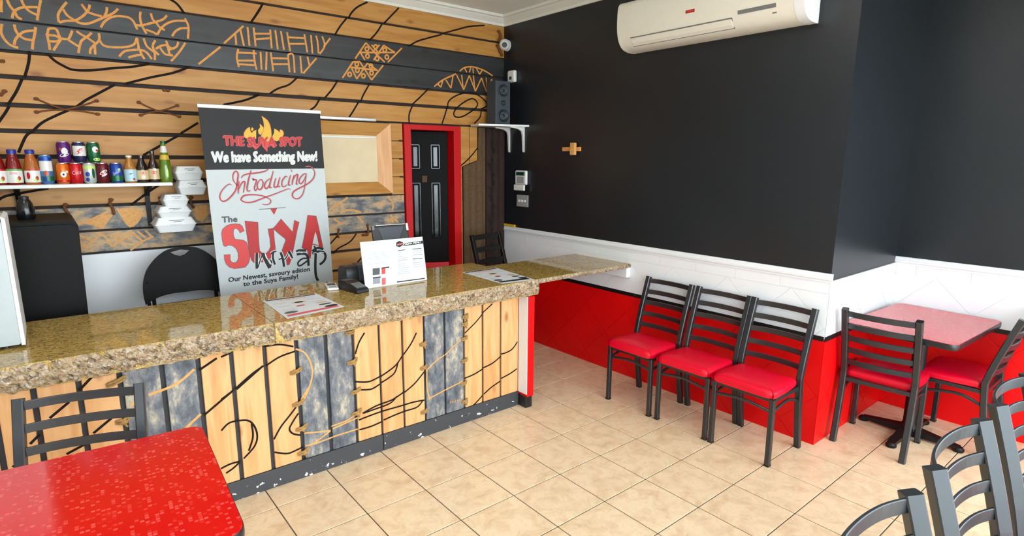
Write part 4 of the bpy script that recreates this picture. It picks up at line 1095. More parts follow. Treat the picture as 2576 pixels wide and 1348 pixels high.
fs = [tuple(t) for t in tri]+[tuple(i+nv for i in t[::-1]) for t in tri]
n0 = len(lo3[0]); n1 = len(lo3[1])
for i in range(n0): fs.append((i, (i+1) % n0, nv+(i+1) % n0, nv+i))
for i in range(n1): fs.append((n0+i, n0+(i+1) % n1, nv+n0+(i+1) % n1, nv+n0+i))
fpart('backrest', mb.add(vs, fs), 'vinyl_black')
for s in (-1, 1):
    fpart('frame_tube', MB().tube([(cx+s*0.21, FYB+0.008, 0.95), (cx+s*0.21, FYB+0.02, 0.8), (cx+s*0.205, FYB-0.01, 0.205)], 0.011), 'metal_black')
    fpart('leg', MB().tube([(cx+s*0.18, FYB+0.045, 0.85), (cx+s*0.18, FYB+0.03, 0.205)], 0.011), 'metal_black')
fpart('seat', MB().box(cx-0.165, cx+0.165, FYB-0.005, FYB+0.018, 0.42, 0.80, 0.008), 'vinyl_black')

MATS['seat_keep'] = MATS['vinyl_red']
MATS['vinyl_red'] = MATS['vinyl_black']
MATS['met_keep'] = MATS['metal_charcoal']; MATS['metal_charcoal'] = MATS['metal_black']
st = make_chair('counter_stool', 'tall dark ladder-back stool in the shadowed corner by the curtain', w=0.34, h=1.05, seat_h=0.64, slats=4, bow=0.02, depth=0.34, slat_h=0.045)
MATS['vinyl_red'] = MATS['seat_keep']; MATS['metal_charcoal'] = MATS['met_keep']
put(st, -0.40, -0.50, R(8))

fr = thing('black_cabinet', 'tall plain black cabinet behind the counter below the drinks shelf', 'cabinet', (-3.72, -0.36, 0.2))
FR = fr.location.copy()
def frp(name, mb, m, **k):
    o = obj(name, mb, m, fr, **k); o.location -= FR; return o
frp('body', MB().prism(fillet([(-4.02, 0.21), (-3.395, 0.21), (-3.375, 1.382), (-4.02, 1.382)], [0, 0.01, 0.04, 0.01], 5), 1, -0.62, -0.05), 'fridge_black')
frp('door', MB().prism(fillet([(-4.015, 0.26), (-3.40, 0.26), (-3.38, 1.365), (-4.015, 1.365)], [0.01, 0.01, 0.035, 0.01], 5), 1, -0.645, -0.622), 'fridge_black')
frp('handle', MB().box(-4.0, -3.985, -0.675, -0.646, 0.7, 1.1, 0.004), 'plastic_black')
pot = thing('black_flask', 'glossy black flask on top of the black cabinet', 'flask', (-3.585, -0.40, 1.382))
obj('body', MB().lathe([(0, 0), (0.036, 0), (0.04, 0.012), (0.039, 0.05), (0.034, 0.085), (0.024, 0.106), (0, 0.112)], 24), 'lens_dark', pot, smooth=True)
obj('lid', MB().lathe([(0, 0.105), (0.021, 0.105), (0.022, 0.122), (0.012, 0.126), (0, 0.126)], 20), 'plastic_black', pot, smooth=True)

# white appliance case on the left end of the counter
wc = thing('display_case', 'white sided appliance case at the left end of the counter', 'case', (-3.95, -1.1, TZ))
def wpart(name, mb, m, **k):
    o = obj(name, mb, m, wc, **k); o.location = -Vector((-3.95, -1.1, TZ)); return o
wpart('front_panel', MB().prism(fillet([(-4.35, 0.935), (-3.648, 0.935), (-3.652, 1.475), (-4.35, 1.475)], [0.01, 0.012, 0.035, 0.01], 5), 1, -1.325, -1.31), 'case_grey')
wpart('side_rim', MB().prism([(-3.6475, 0.932), (-3.634, 0.932), (-3.638, 1.465), (-3.651, 1.475)], 1, -1.328, -1.0), 'plastic_white')
wpart('body', MB().box(-4.345, -3.655, -1.309, -1.0, 0.94, 1.47, 0.01), 'plastic_white')
for x in (-4.3, -3.70):
    for y in (-1.28, -1.04): wpart('foot', MB().lathe([(0, 0), (0.014, 0), (0.014, 0.02), (0, 0.02)], 12, (x, y, TZ)), 'plastic_black')

# ================================================================== DRINKS SHELF
SZ = 1.556
sh = thing('drinks_shelf', 'white wall shelf with black brackets holding drink cans and bottles', 'shelf', (-3.7, 0, SZ))
def shp(name, mb, m, **k):
    o = obj(name, mb, m, sh, **k); o.location -= sh.location; return o
shp('board', MB().box(-4.69, -2.852, -0.205, -0.001, SZ-0.02, SZ, 0.002, 1), 'plastic_white')
for bx in (ony(369, 475, -0.02).x, ony(43, 478, -0.02).x):
    shp('bracket', MB().prism([(-0.002, SZ-0.021), (-0.17, SZ-0.021), (-0.165, SZ-0.032), (-0.05, SZ-0.05), (-0.026, SZ-0.09), (-0.012, 1.27), (-0.002, 1.27)], 0, bx-0.013, bx+0.013), 'metal_black')
FA = -PI/2
def wrap(mb, pts, fs, r, c):
    """pts: (u metres around, z)"""
    return mb.add([(c[0]+(r)*math.cos(FA+u/r), c[1]+(r)*math.sin(FA+u/r), c[2]+z) for u, z in pts], fs)
def wblob(mb, r, u, z, a, b, rot=0.0, n=14):
    P = []
    for k in range(n):
        t = 2*PI*k/n; x, y = a*math.cos(t), b*math.sin(t)
        P.append((u+x*math.cos(rot)-y*math.sin(rot), z+x*math.sin(rot)+y*math.cos(rot)))
    return wrap(mb, [(u, z)]+P, [(0, 1+k, 1+(k+1) % n) for k in range(n)], r, (0, 0, 0))
def wtext(mb, s, r, u0, u1, z0, cap, rot=0.0):
    vs, fs = text_geo(s)
    P = []
    for v in vs:
        x = u0+(u1-u0)*v.x; P.append((x, z0+v.y*cap+(x-u0)*math.tan(rot)))
    return wrap(mb, P, fs, r, (0, 0, 0))
def band(r, z0, z1, a=2.4, u=0.0):
    return MB().lathe([(r, z0), (r, z1)], 18, (0, 0, 0), FA+u-a/2, FA+u+a/2)
DG = 'drinks on the white shelf'
def can(px, py, label, bodym, tier=0, h=0.122, r=0.033, y=-0.11, deco=()):
    x = ony(px, py, y).x
    t = thing('drink_can', label, 'drink can', (x, y, SZ+tier*0.1222), 0, DG)
    body = obj('body', MB().lathe([(r*0.78, 0.0), (r*0.82, 0.004), (r, 0.012), (r, h-0.016), (r*0.83, h-0.004)], 24), bodym, t, smooth=True)
    obj('rim', MB().lathe([(0, h-0.006), (r*0.76, h-0.006), (r*0.80, h), (r*0.85, h-0.001), (r*0.84, h-0.005)], 24), 'tin', t, smooth=True)
    obj('base_ring', MB().lathe([(0, 0.003), (r*0.74, 0.0), (r*0.79, 0.0), (r*0.80, 0.003)], 24), 'tin', t, smooth=True)
    for d in deco:
        k = d[0]; mb = MB(); rr = r+0.0005
        if k == 'band': mb = band(rr+d[4] if len(d) > 4 else rr, d[2], d[3]); m = d[1]
        elif k == 'blob': wblob(mb, rr+0.0004, *d[2:]); m = d[1]
        elif k == 'text': wtext(mb, d[2], rr+0.0008, *d[3:]); m = d[1]
        obj('label_print', mb, m, body, recalc=False)
    return t
can(161, 458, 'orange soda can with white emblem on the shelf', 'can_orange', deco=[('blob', 'label_white', 0.002, 0.055, 0.015, 0.017), ('blob', 'ink_black', 0.002, 0.055, 0.005, 0.006), ('blob', 'label_white', 0.02, 0.07, 0.008, 0.008), ('band', 'can_red', 0.012, 0.022)])
can(194, 457, 'bright red cola can with white script on the shelf', 'can_red', deco=[('text', 'ink_white', 'Coca', -0.019, 0.025, 0.052, 0.022, 0.15)])
can(228, 456, 'silver and green soda can with blue marks on the shelf', 'can_silver', deco=[('band', 'label_lime', 0.085, 0.104), ('blob', 'can_blue', -0.012, 0.055, 0.012, 0.014), ('blob', 'can_blue', -0.014, 0.024, 0.01, 0.012), ('blob', 'can_green', 0.018, 0.06, 0.008, 0.03)])
can(261, 455, 'dark maroon soda can with white swirl on the shelf', 'can_maroon', deco=[('blob', 'label_white', 0.002, 0.066, 0.024, 0.009, 0.6), ('blob', 'can_red', 0.0, 0.058, 0.014, 0.006, 0.6), ('blob', 'label_white', 0.006, 0.05, 0.018, 0.006, 0.5)])
can(295, 454, 'blue and green lemon-lime soda can on the shelf', 'can_blue', deco=[('band', 'can_green', 0.012, 0.045), ('text', 'ink_white', 'Sprite', -0.022, 0.02, 0.046, 0.018, 0.45), ('blob', 'label_lime', 0.014, 0.082, 0.008, 0.008)])
can(163, 404, 'purple grape soda can stacked on the orange can', 'can_purple', 1, deco=[('blob', 'label_white', 0.004, 0.066, 0.016, 0.02), ('blob', 'label_white', 0.0, 0.045, 0.024, 0.01, 0.3), ('blob', 'label_rust', -0.016, 0.078, 0.007, 0.009), ('blob', 'can_purple', -0.004, 0.048, 0.01, 0.004, 0.3)])
can(202, 404, 'navy and white soda can with red stroke in the upper tier', 'can_navy', 1, deco=[('band', 'label_white', 0.04, 0.098), ('blob', 'can_red', -0.004, 0.062, 0.024, 0.008, 0.5), ('blob', 'can_red', 0.002, 0.076, 0.016, 0.005, 0.5)])
can(238, 403, 'dark green soda can in the upper tier', 'can_green', 1, deco=[('blob', 'label_white', 0.008, 0.078, 0.016, 0.018), ('blob', 'can_red', 0.016, 0.072, 0.008, 0.006), ('blob', 'label_lime', 0.012, 0.02, 0.02, 0.009)])
can(121, 459, 'tall slim blue and silver can between juice bottle and orange can', 'can_sky', 0, 0.168, 0.031, deco=[('band', 'can_blue', 0.135, 0.154), ('band', 'label_white', 0.075, 0.132), ('blob', 'label_rust', -0.002, 0.062, 0.012, 0.016), ('band', 'can_green', 0.02, 0.045), ('blob', 'can_blue', -0.012, 0.03, 0.01, 0.015)])
def bottle(px, py, label, prof, m, cap, capm, y=-0.11, parts=(), nm='drink_bottle'):
    x = ony(px, py, y).x
    t = thing(nm, label, 'bottle', (x, y, SZ), 0, DG)
    body = obj('body', MB().lathe(prof, 24), m, t, smooth=True)
    obj('cap', MB().lathe(cap, 20), capm, t, smooth=True)
    for d in parts:
        mb = MB()
        if d[0] == 'band': mb = MB().lathe([(d[2], d[3]), (d[4], d[5])], 20, (0, 0, 0), FA-1.35, FA+1.35)
        elif d[0] == 'blob': wblob(mb, *d[2:])
        else: wtext(mb, d[2], *d[3:])
        obj('label_print' if d[0] != 'band' else 'label', mb, d[1], body, recalc=False)
JP = [(0, 0), (0.033, 0), (0.0365, 0.006), (0.0365, 0.09), (0.034, 0.1), (0.031, 0.125), (0.024, 0.15), (0.019, 0.162), (0.019, 0.172), (0, 0.172)]
JC = [(0, 0.171), (0.0215, 0.171), (0.022, 0.192), (0.018, 0.196), (0, 0.196)]
for px, m, lab, band_m in ((-1, 'liquid_red', 'red juice bottle cut off by the left edge of the picture', 'can_red'), (40, 'liquid_red', 'red juice bottle with blue cap and fruit label', 'label_green'), (85, 'liquid_orange', 'amber juice bottle with blue cap and white label', 'label_rust')):
    parts = [('band', 'label_white', 0.0372, 0.012, 0.0372, 0.088), ('band', band_m, 0.0375, 0.078, 0.0375, 0.088), ('blob', 'label_rust', 0.0376, 0.02, 0.036, 0.009, 0.012), ('blob', 'label_lime', 0.0376, 0.012, 0.024, 0.012, 0.009)]
    if px == 40: parts.append(('text', 'can_red', 'Dole', 0.0376, -0.02, 0.014, 0.058, 0.016))
    if px == 85: parts += [('blob', 'can_red', 0.0376, -0.02, 0.05, 0.009, 0.02)]
    bottle(px, 460, lab, JP, m, JC, 'cap_blue', parts=parts)
SP = [(0, 0), (0.032, 0), (0.034, 0.006), (0.034, 0.082), (0.030, 0.1), (0.019, 0.13), (0.015, 0.15), (0.015, 0.158), (0, 0.158)]
SC = [(0, 0.156), (0.0165, 0.156), (0.0165, 0.166), (0, 0.168)]
bottle(330, 453, 'small clear amber bottle with pale blue label', SP, 'liquid_gold', SC, 'label_white', parts=[('band', 'label_blue', 0.0347, 0.01, 0.0347, 0.082), ('blob', 'ink_black', 0.035, -0.002, 0.055, 0.016, 0.003, 0.2), ('blob', 'label_rust', 0.035, 0.014, 0.022, 0.008, 0.008)])
bottle(360, 452, 'small dark brown bottle with pale square label', SP, 'glass_dark', SC, 'glass_dark', parts=[('band', 'label_tan', 0.0347, 0.018, 0.0347, 0.076), ('blob', 'label_rust', 0.035, 0.0, 0.06, 0.018, 0.008), ('blob', 'label_white', 0.035, 0.002, 0.036, 0.012, 0.008)])
BP = [(0, 0), (0.029, 0), (0.0305, 0.006), (0.0305, 0.09), (0.026, 0.115), (0.0145, 0.145), (0.0125, 0.185), (0, 0.186)]
BC = [(0, 0.184), (0.0138, 0.184), (0.0138, 0.196), (0, 0.198)]
bottle(389, 452, 'slim brown bottle with red and cream label', BP, 'glass_brown', BC, 'glass_dark', parts=[('band', 'label_tan', 0.0311, 0.02, 0.0311, 0.085), ('blob', 'can_red', 0.0314, -0.004, 0.062, 0.016, 0.009), ('blob', 'label_white', 0.0314, 0.006, 0.08, 0.007, 0.008)])
GP = [(0, 0), (0.0335, 0), (0.036, 0.008), (0.036, 0.05), (0.034, 0.09), (0.029, 0.14), (0.02, 0.19), (0.0135, 0.232), (0.013, 0.245), (0, 0.245)]
GC = [(0, 0.243), (0.0155, 0.243), (0.0155, 0.258), (0, 0.26)]
bottle(419, 452, 'tall green glass bottle at the right end of the drinks shelf', GP, 'glass_green', GC, 'can_green', parts=[('band', 'label_white', 0.0215, 0.187, 0.0155, 0.228), ('band', 'label_gold', 0.0296, 0.142, 0.0236, 0.172), ('blob', 'label_lime', 0.0364, 0.004, 0.06, 0.006, 0.03)])

# foam take-out boxes piled against the wall
def foam_box(px0, px1, py0, py1, label, y0=-0.2, y1=-0.004):
    a = ony(px0, (py0+py1)/2, y0); b = ony(px1, (py0+py1)/2, y0)
    z1 = ony((px0+px1)/2, py0, y0).z; z0 = ony((px0+px1)/2, py1, y0).z
    w = b.x-a.x; h = z1-z0; cxx = (a.x+b.x)/2; d = y1-y0
    t = thing('takeout_box', label, 'takeout box', (cxx, (y0+y1)/2, z0), 0, 'foam take-out boxes beside the banner')
    def shell(s0, s1, z0_, z1_):
        vs = []
        for s, z in ((s0, z0_), (s1, z1_)):
            P = fillet([(-w/2*s, -d/2*s), (w/2*s, -d/2*s), (w/2*s, d/2*s), (-w/2*s, d/2*s)], 0.018*s, 3)
            vs += [(p[0], p[1], z) for p in P]; n = len(P)
        fs = [(i, (i+1) % n, n+(i+1) % n, n+i) for i in range(n)]+[tuple(range(n))[::-1], tuple(range(n, 2*n))]
        return MB().add(vs, fs)
    obj('tray', shell(0.80, 0.97, 0.0, h*0.50), 'foam_white', t)
    obj('rim', shell(1.0, 1.0, h*0.50, h*0.56), 'foam_white', t)
    obj('lid', shell(0.97, 0.78, h*0.56, h*0.985), 'foam_white', t)
    obj('lid_tab', MB().box(-w*0.14, w*0.14, -d/2-0.006, -d/2+0.004, h*0.50, h*0.58, 0.002, 1), 'foam_white', t)
    mb = MB()
    for k, (u, v, zz) in enumerate(((-0.16, 0.2, 0.80), (-0.06, 0.14, 0.70))):
        dy = -d/2*(0.97-0.19*(zz-0.56)/0.425)-0.001
        ribbon(mb, [(w*u, dy, h*zz), (w*v, dy, h*zz)], 0.003, (0, -1, 0), n=1)
    obj('pen_mark', mb, 'ink_grey', t, recalc=False)
foam_box(389, 497, 547, 584, 'largest white foam take-out box at the bottom of the tilted pile')
foam_box(396, 484, 519, 548, 'white foam take-out box second from the bottom of the pile', -0.19)
foam_box(410, 477, 489, 520, 'smallest white foam take-out box in the middle of the pile', -0.17)
foam_box(448, 522, 453, 490, 'white foam take-out box just below the shelf end', -0.18)
foam_box(441, 513, 418, 453, 'top white foam take-out box beside the green bottle', -0.17)

# curtains in the dark corner
def curtain(name, label, x0, x1, topf, m, y, amp, nw):
    mb = MB(); nx, nz = 40, 12; vs = []; fs = []
    for s in (0, 1):
        for i in range(nx+1):
            x = x0+(x1-x0)*i/nx
            for j in range(nz+1):
                w = j/nz; z = topf(x)*(1-w)+0.205*w
                vs.append((x, y+amp*math.sin(nw*PI*i/nx)*(0.5+0.5*w)+s*0.003, z))
    N = (nx+1)*(nz+1)
    for s in (0, 1):
        for i in range(nx):
            for j in range(nz):
                a = s*N+i*(nz+1)+j; q = (a, a+1, a+nz+2, a+nz+1); fs.append(q if s else q[::-1])
    o = obj(name, mb.add(vs, fs), m, smooth=True)
    return tag(o, label, 'curtain')
curtain('curtain', 'olive brown cloth hanging right of the red door frame', -0.486, -0.236, lambda x: 1.995 if x > -0.312 else 1.642+(x+0.488)*0.33, 'curtain_olive', -0.016, 0.006, 7)
dc = curtain('curtain', 'dark brown patterned cloth in the corner below the speaker shelf', -0.234, -0.008, lambda x: 1.995, 'curtain_dark', -0.022, 0.010, 6)
mb = MB()
for k in range(14):
    z = 1.9-k*0.075; x = -0.17+0.02*math.sin(k*1.7)
    ribbon(mb, [(x-0.02, -0.037, z), (x+0.012, -0.037, z-0.03), (x-0.006, -0.037, z-0.06)], 0.016, NB)
obj('woven_motif', mb, 'curtain_motif', dc, recalc=False)

# ================================================================== THINGS ON THE COUNTER
def plane_hit(px, py, P0, N):
    q = ray(px, py); return CAM+q*((P0-CAM).dot(N)/q.dot(N))
def flyer(label, corners, hdr):
    t = thing('menu_flyer', label, 'flyer', (0, 0, 0), 0, 'printed flyers on the counter')
    C = [onz(px, py, TZ+0.0012) for px, py in corners]        # far-left, far-right, near-right, near-left
    cen = sum(C, Vector())/4; t.location = (cen.x, cen.y, TZ)
    L = [c-Vector((cen.x, cen.y, TZ)) for c in C]
    sheet = obj('sheet', MB().prism([(p.x, p.y) for p in L], 2, 0.0003, 0.0012), 'paper_white', t)
    def uv(u, v, o=0.0016):
        a = L[0].lerp(L[1], u); b = L[3].lerp(L[2], u); p = a.lerp(b, v); return Vector((p.x, p.y, o))
    def quad(u0, u1, v0, v1, m, name='print', o=0.0015):
        obj(name, MB().add([uv(u0, v0, o), uv(u1, v0, o), uv(u1, v1, o), uv(u0, v1, o)], [(0, 3, 2, 1)]), m, sheet, recalc=False)
    def oval(u, v, a, b, m, o=0.0017):
        P = [uv(u+a*math.cos(k*PI/7), v+b*math.sin(k*PI/7), o) for k in range(14)]
        obj('dish_print', MB().add(P, [tuple(range(14))[::-1]]), m, sheet, recalc=False)
    quad(0.04, 0.96, 0.02, 0.07, 'ink_black')
    mb = MB(); text(mb, hdr, uv(0.28, 0.17), uv(0.72, 0.17), uv(0.28, 0.09)-uv(0.28, 0.17)); obj('lettering', mb, 'ink_orange', sheet, recalc=False)
    quad(0.05, 0.95, 0.86, 0.94, 'ink_rose' if hdr == 'MENU' else 'ink_black')
    oval(0.5, 0.36, 0.13, 0.05, 'label_tan'); oval(0.5, 0.36, 0.08, 0.03, 'label_rust')
    oval(0.44, 0.55, 0.08, 0.035, 'label_rust')
    oval(0.82, 0.56, 0.11, 0.04, 'label_tan'); oval(0.82, 0.68, 0.12, 0.04, 'ink_grey'); oval(0.86, 0.82, 0.12, 0.05, 'ink_black'); oval(0.17, 0.78, 0.12, 0.05, 'ink_grey')
    for v in (0.28, 0.46, 0.64, 0.71):
        for u0, u1 in ((0.08, 0.3), (0.68, 0.92)):
            if (u0 > 0.5 and v > 0.5): continue
            mb = MB(); ribbon(mb, [uv(u0, v), uv(u1, v)], 0.004, (0, 0, 1), n=1); obj('text_line', mb, 'ink_light', sheet, recalc=False)
flyer('white printed menu flyer lying in front of the roll-up banner', ((660,756), (795,738), (866,771), (722,801)), 'MENU')
flyer('white printed menu flyer lying on the counter end near the flap', ((1163,685), (1248,673), (1345,703), (1262,713)), 'DRINKS')

ms = thing('menu_stand', 'white upright menu holder with two printed sheets on the counter', 'menu stand', (-1.805, -1.15, TZ))
MO = ms.location.copy()
BL = Vector((-2.017, -1.168, TZ+0.002)); BRr = Vector((-1.578, -1.172, TZ+0.002)); UPV = Vector((0, 0.05, 0.283))
MN = (BRr-BL).cross(UPV).normalized()       # faces the viewer
if MN.y > 0: MN = -MN
def mq(u0, u1, v0, v1, off):
    return [BL+(BRr-BL)*u+UPV*v+MN*off for u, v in ((u0, v0), (u1, v0), (u1, v1), (u0, v1))]
MSH = []
def mpart(name, mb, m, **k):
    if MSH and k.get('recalc') is False:
        xc = sum(p[0] for p in mb.v)/len(mb.v)
        return obj(name, mb, m, MSH[0 if xc < BL.x+0.52*(BRr.x-BL.x) else 1], **k)
    o = obj(name, mb, m, ms, **k); o.location -= MO; return o
def msheet(u0, u1, v0, v1, o0, o1):
    a = mq(u0, u1, v0, v1, o0); b = mq(u0, u1, v0, v1, o1)
    return MB().add(a+b, [(0, 1, 2, 3), (7, 6, 5, 4), (0, 4, 5, 1), (1, 5, 6, 2), (2, 6, 7, 3), (3, 7, 4, 0)])
mpart('back_panel', msheet(0, 1, 0, 1, 0.0, -0.004), 'plastic_white')
mpart('foot', MB().prism([(-1.17, TZ), (-1.06, TZ), (-1.06, TZ+0.004), (-1.166, TZ+0.004)], 0, -2.015, -1.58), 'plastic_white')
m0 = mpart('sheet', msheet(0.0, 0.52, 0.01, 0.995, 0.0012, 0.0004), 'paper_white')
m1 = mpart('sheet', msheet(0.522, 1.0, 0.09, 1.0, 0.0014, 0.0005), 'paper_white')
MSH += [m0, m1]
c84 = crop(840, 550, 7.096)
P0m = BL+MN*0.002
def mp_(p, o=0.0): return plane_hit(*c84(p), P0m+MN*o, MN)
def mfill(name, pts, m, o=0.0): mpart(name, fill(MB(), [[mp_(p, o) for p in pts]]), m, recalc=False)
mfill('print', [(1235,440),(1600,388),(1600,442),(1240,490)], 'ink_black')
mfill('badge_print', [(1110,430),(1165,395),(1230,420),(1232,475),(1170,510),(1112,490)], 'ink_black', 0.0002)
mfill('badge_print', [(1125,455),(1222,430),(1224,455),(1128,480)], 'ink_rose', 0.0004)
mb = MB(); text(mb, 'DRINK MENU', mp_((1250,475), 0.0004), mp_((1545,432), 0.0004), UPV*(0.036), 0.0006); mpart('lettering', mb, 'ink_white', recalc=False)
mfill('print', [(1125,1120),(1622,1055),(1622,1073),(1125,1140)], 'ink_black')
LN = [((1145,570),(1270,555),3),((1145,607),(1210,598),1),((1145,640),(1195,632),1),((1145,675),(1245,665),1),((1145,712),(1315,690),1),((1145,745),(1305,730),2),((1145,780),(1205,770),1),((1145,815),(1280,800),1),((1145,850),(1295,835),1),((1145,888),(1350,862),1),((1145,922),(1305,902),1),((1145,960),(1355,930),1),((1145,992),(1365,965),1),
 ((1400,545),(1560,528),3),((1400,585),(1585,562),1),((1400,615),(1565,598),1),((1405,650),(1590,632),2),((1405,722),(1585,705),3),((1405,760),(1500,750),1),((1405,795),(1545,780),2),((1410,828),(1545,815),1),((1410,862),(1580,845),1)]
for a, b, w in LN:
    mb = MB(); ribbon(mb, [mp_(a), mp_(b)], 0.0022 if w < 3 else 0.0042, MN, n=1); mpart('text_line', mb, ('ink_light', 'ink_grey', 'ink_black')[w-1], recalc=False)
for k in range(9):
    y = 600+k*22+ (40 if k > 6 else 0)
    mb = MB(); ribbon(mb, [mp_((600, y+12)), mp_((1030 if k not in (2, 6, 8) else 800, y-8))], 0.0014, MN, n=1); mpart('text_line', mb, 'ink_light', recalc=False)
for x, y, m, hd in ((690, 890, 'ink_grey', 0), (850, 875, 'ink_pink', 1), (695, 1050, 'ink_light', 1), (855, 1065, 'ink_rose', 0)):
    mfill('photo_print', [(x, y), (x+(130 if x < 800 else 70), y-14), (x+(128 if x < 800 else 70), y+105), (x+2, y+118)], m, 0.0001)
    if hd: mfill('print', [(x, y-4), (x+140, y-22), (x+140, y), (x, y+18)], 'ink_black', 0.0003)

tb = thing('tablet_till', 'black tablet till on a stand behind the menu holder', 'tablet', (-1.70, -0.93, TZ))
def tpart(name, mb, m, **k):
    o = obj(name, mb, m, tb, **k); o.location = -Vector((-1.70, -0.93, TZ)); return o
TM = Matrix.Translation((-1.705, -0.93, 1.16)) @ Matrix.Rotation(R(-4), 4, 'Z') @ Matrix.Rotation(R(-16), 4, 'X')
tpart('case', MB().box(-0.13, 0.13, -0.008, 0.008, -0.10, 0.112, 0.006, 2, TM), 'plastic_black')
tpart('screen', MB().box(-0.122, 0.122, 0.0082, 0.010, -0.092, 0.104, 0, 2, TM), 'lens_dark')
tpart('top_trim', MB().box(-0.098, 0.112, -0.010, 0.006, 0.1122, 0.117, 0.001, 1, TM), 'aluminium')
tpart('back_plate', MB().add([TM @ Vector(p) for p in ((-0.085, -0.0095, 0.098), (0.10, -0.0095, 0.10), (0.01, -0.013, -0.06), (-0.045, -0.013, -0.06))], [(0, 1, 2, 3)]), 'plastic_slate', recalc=False)
tpart('corner_clip', MB().box(-0.128, -0.11, -0.011, 0.0, 0.085, 0.116, 0.003, 1, TM), 'tip_grey')
tpart('corner_clip', MB().box(0.118, 0.134, -0.011, 0.0, 0.07, 0.12, 0.003, 1, TM), 'plastic_white')
tpart('stand', MB().bar((-1.70, -0.93, TZ+0.01), (-1.705, -0.925, 1.12), 0.05, 0.02, (0, 1, 0), 0.004), 'plastic_black')
tpart('stand_base', MB().box(-1.79, -1.61, -1.02, -0.86, TZ, TZ+0.014, 0.005), 'plastic_black')
pr = thing('receipt_printer', 'dark receipt printer behind the card terminal', 'printer', (-2.0, -0.99, TZ))
obj('body', MB().prism(fillet([(-0.065, 0.0), (0.075, 0.0), (0.075, 0.095), (0.03, 0.128), (-0.05, 0.122), (-0.065, 0.09)], [0.008, 0.008, 0.02, 0.03, 0.02, 0.02], 4), 0, -0.085, 0.10), 'plastic_black', pr)
obj('paper_cover', MB().prism(fillet([(-0.068, 0.03), (-0.064, 0.09), (-0.05, 0.125), (0.03, 0.132), (0.03, 0.12), (-0.045, 0.115), (-0.056, 0.085), (-0.06, 0.03)], 0.002, 2), 0, -0.005, 0.085), 'plastic_slate', pr)
rd = thing('card_terminal', 'black handheld card terminal with grey keypad on the counter', 'card terminal', (-2.095, -1.165, TZ), R(9))
obj('body', MB().prism(fillet([(-0.105, 0.0), (0.10, 0.0), (0.10, 0.055), (0.04, 0.062), (-0.095, 0.026), (-0.105, 0.018)], [0.004, 0.006, 0.014, 0.02, 0.008, 0.008], 4), 0, -0.041, 0.041), 'plastic_black', rd)
KM = Matrix.Translation((0, -0.035, 0.0445)) @ Matrix.Rotation(R(15), 4, 'X')
kpd = obj('keypad', MB().box(-0.034, 0.034, -0.058, 0.022, -0.002, 0.002, 0.002, 1, KM), 'plastic_slate', rd)
for i in range(3):
    for j in range(4):
        obj('key', MB().box(-0.03+i*0.021, -0.012+i*0.021, -0.052+j*0.017, -0.039+j*0.017, 0.002, 0.005, 0.001, 1, KM), 'tip_grey', kpd)
obj('screen', MB().box(-0.03, 0.03, 0.035, 0.085, 0.060, 0.0635, 0.001, 1, Matrix.Rotation(R(-3), 4, 'X')), 'ink_grey', rd)
sd = thing('card_reader', 'small white card reader lying beside the banner', 'card reader', (-2.168, -1.01, TZ), R(-16))
obj('body', MB().box(-0.034, 0.034, -0.085, 0.085, 0.0, 0.014, 0.005), 'plastic_white', sd)
obj('screen', MB().box(-0.024, 0.024, 0.0, 0.06, 0.0135, 0.0148), 'ink_grey', sd)
obj('button', MB().box(-0.02, 0.02, -0.06, -0.03, 0.0135, 0.0148), 'ink_light', sd)

# ================================================================== THINGS ON THE RIGHT WALL
ac = thing('air_conditioner', 'cream wall-mounted split air conditioner high on the black wall', 'air conditioner', (0, -2.19, 2.48))
AO = ac.location.copy()
def apart(name, mb, m, **k):
    o = obj(name, mb, m, ac, **k); o.location -= AO; return o
Y0, Y1 = -2.80, -1.57
AP = [(-0.002, 2.80), (-0.15, 2.80), (-0.19, 2.785), (-0.205, 2.75), (-0.208, 2.66), (-0.203, 2.60), (-0.188, 2.55), (-0.16, 2.51), (-0.12, 2.487), (-0.06, 2.478), (-0.002, 2.48)]
AP = [(p.x, p.y) for p in smooth_path([(a, b, 0) for a, b in AP], 3)]
apart('body', MB().prism(AP, 1, Y0, Y1), 'plastic_cream', smooth=True)
def grown(s): 
    c = (-0.10, 2.64); return [(min(c[0]+(a-c[0])*s, -0.002), c[1]+(b-c[1])*s) for a, b in AP]
apart('end_cap', MB().prism(grown(1.012), 1, Y0-0.055, Y0+0.0), 'plastic_white', smooth=True)
apart('end_cap', MB().prism(grown(1.006), 1, Y1, Y1+0.02), 'plastic_cream', smooth=True)
def seam(pa, pb, w=0.005, m='tip_grey', name='seam'):
    apart(name, MB().bar(pa, pb, w, w), m)
LY0, LY1 = -2.43, -1.66
seam((-0.1905, LY0, 2.551), (-0.1905, LY1, 2.551)); seam((-0.148, LY0, 2.5), (-0.148, LY1, 2.5)); seam((-0.1905, LY0, 2.551), (-0.148, LY0, 2.5), 0.004)
apart('louvre', MB().prism([(-0.192, 2.546), (-0.172, 2.516), (-0.152, 2.5), (-0.150, 2.503), (-0.17, 2.521), (-0.189, 2.548)], 1, LY0+0.006, LY1-0.006), 'plastic_cream')
apart('display_strip', MB().prism([(-0.2015, 2.583), (-0.1955, 2.562), (-0.19, 2.564), (-0.196, 2.585)], 1, -2.70, -2.47), 'tip_grey')
apart('button', MB().prism([(-0.184, 2.54), (-0.180, 2.533), (-0.176, 2.535), (-0.18, 2.542)], 1, -2.70, -2.675), 'tip_grey')
apart('logo_plate', MB().box(-0.2105, -0.206, -2.18, -2.115, 2.628, 2.646, 0.001, 1), 'ink_red')
apart('logo_print', MB().box(-0.2112, -0.2104, -2.172, -2.123, 2.633, 2.641), 'ink_pink')

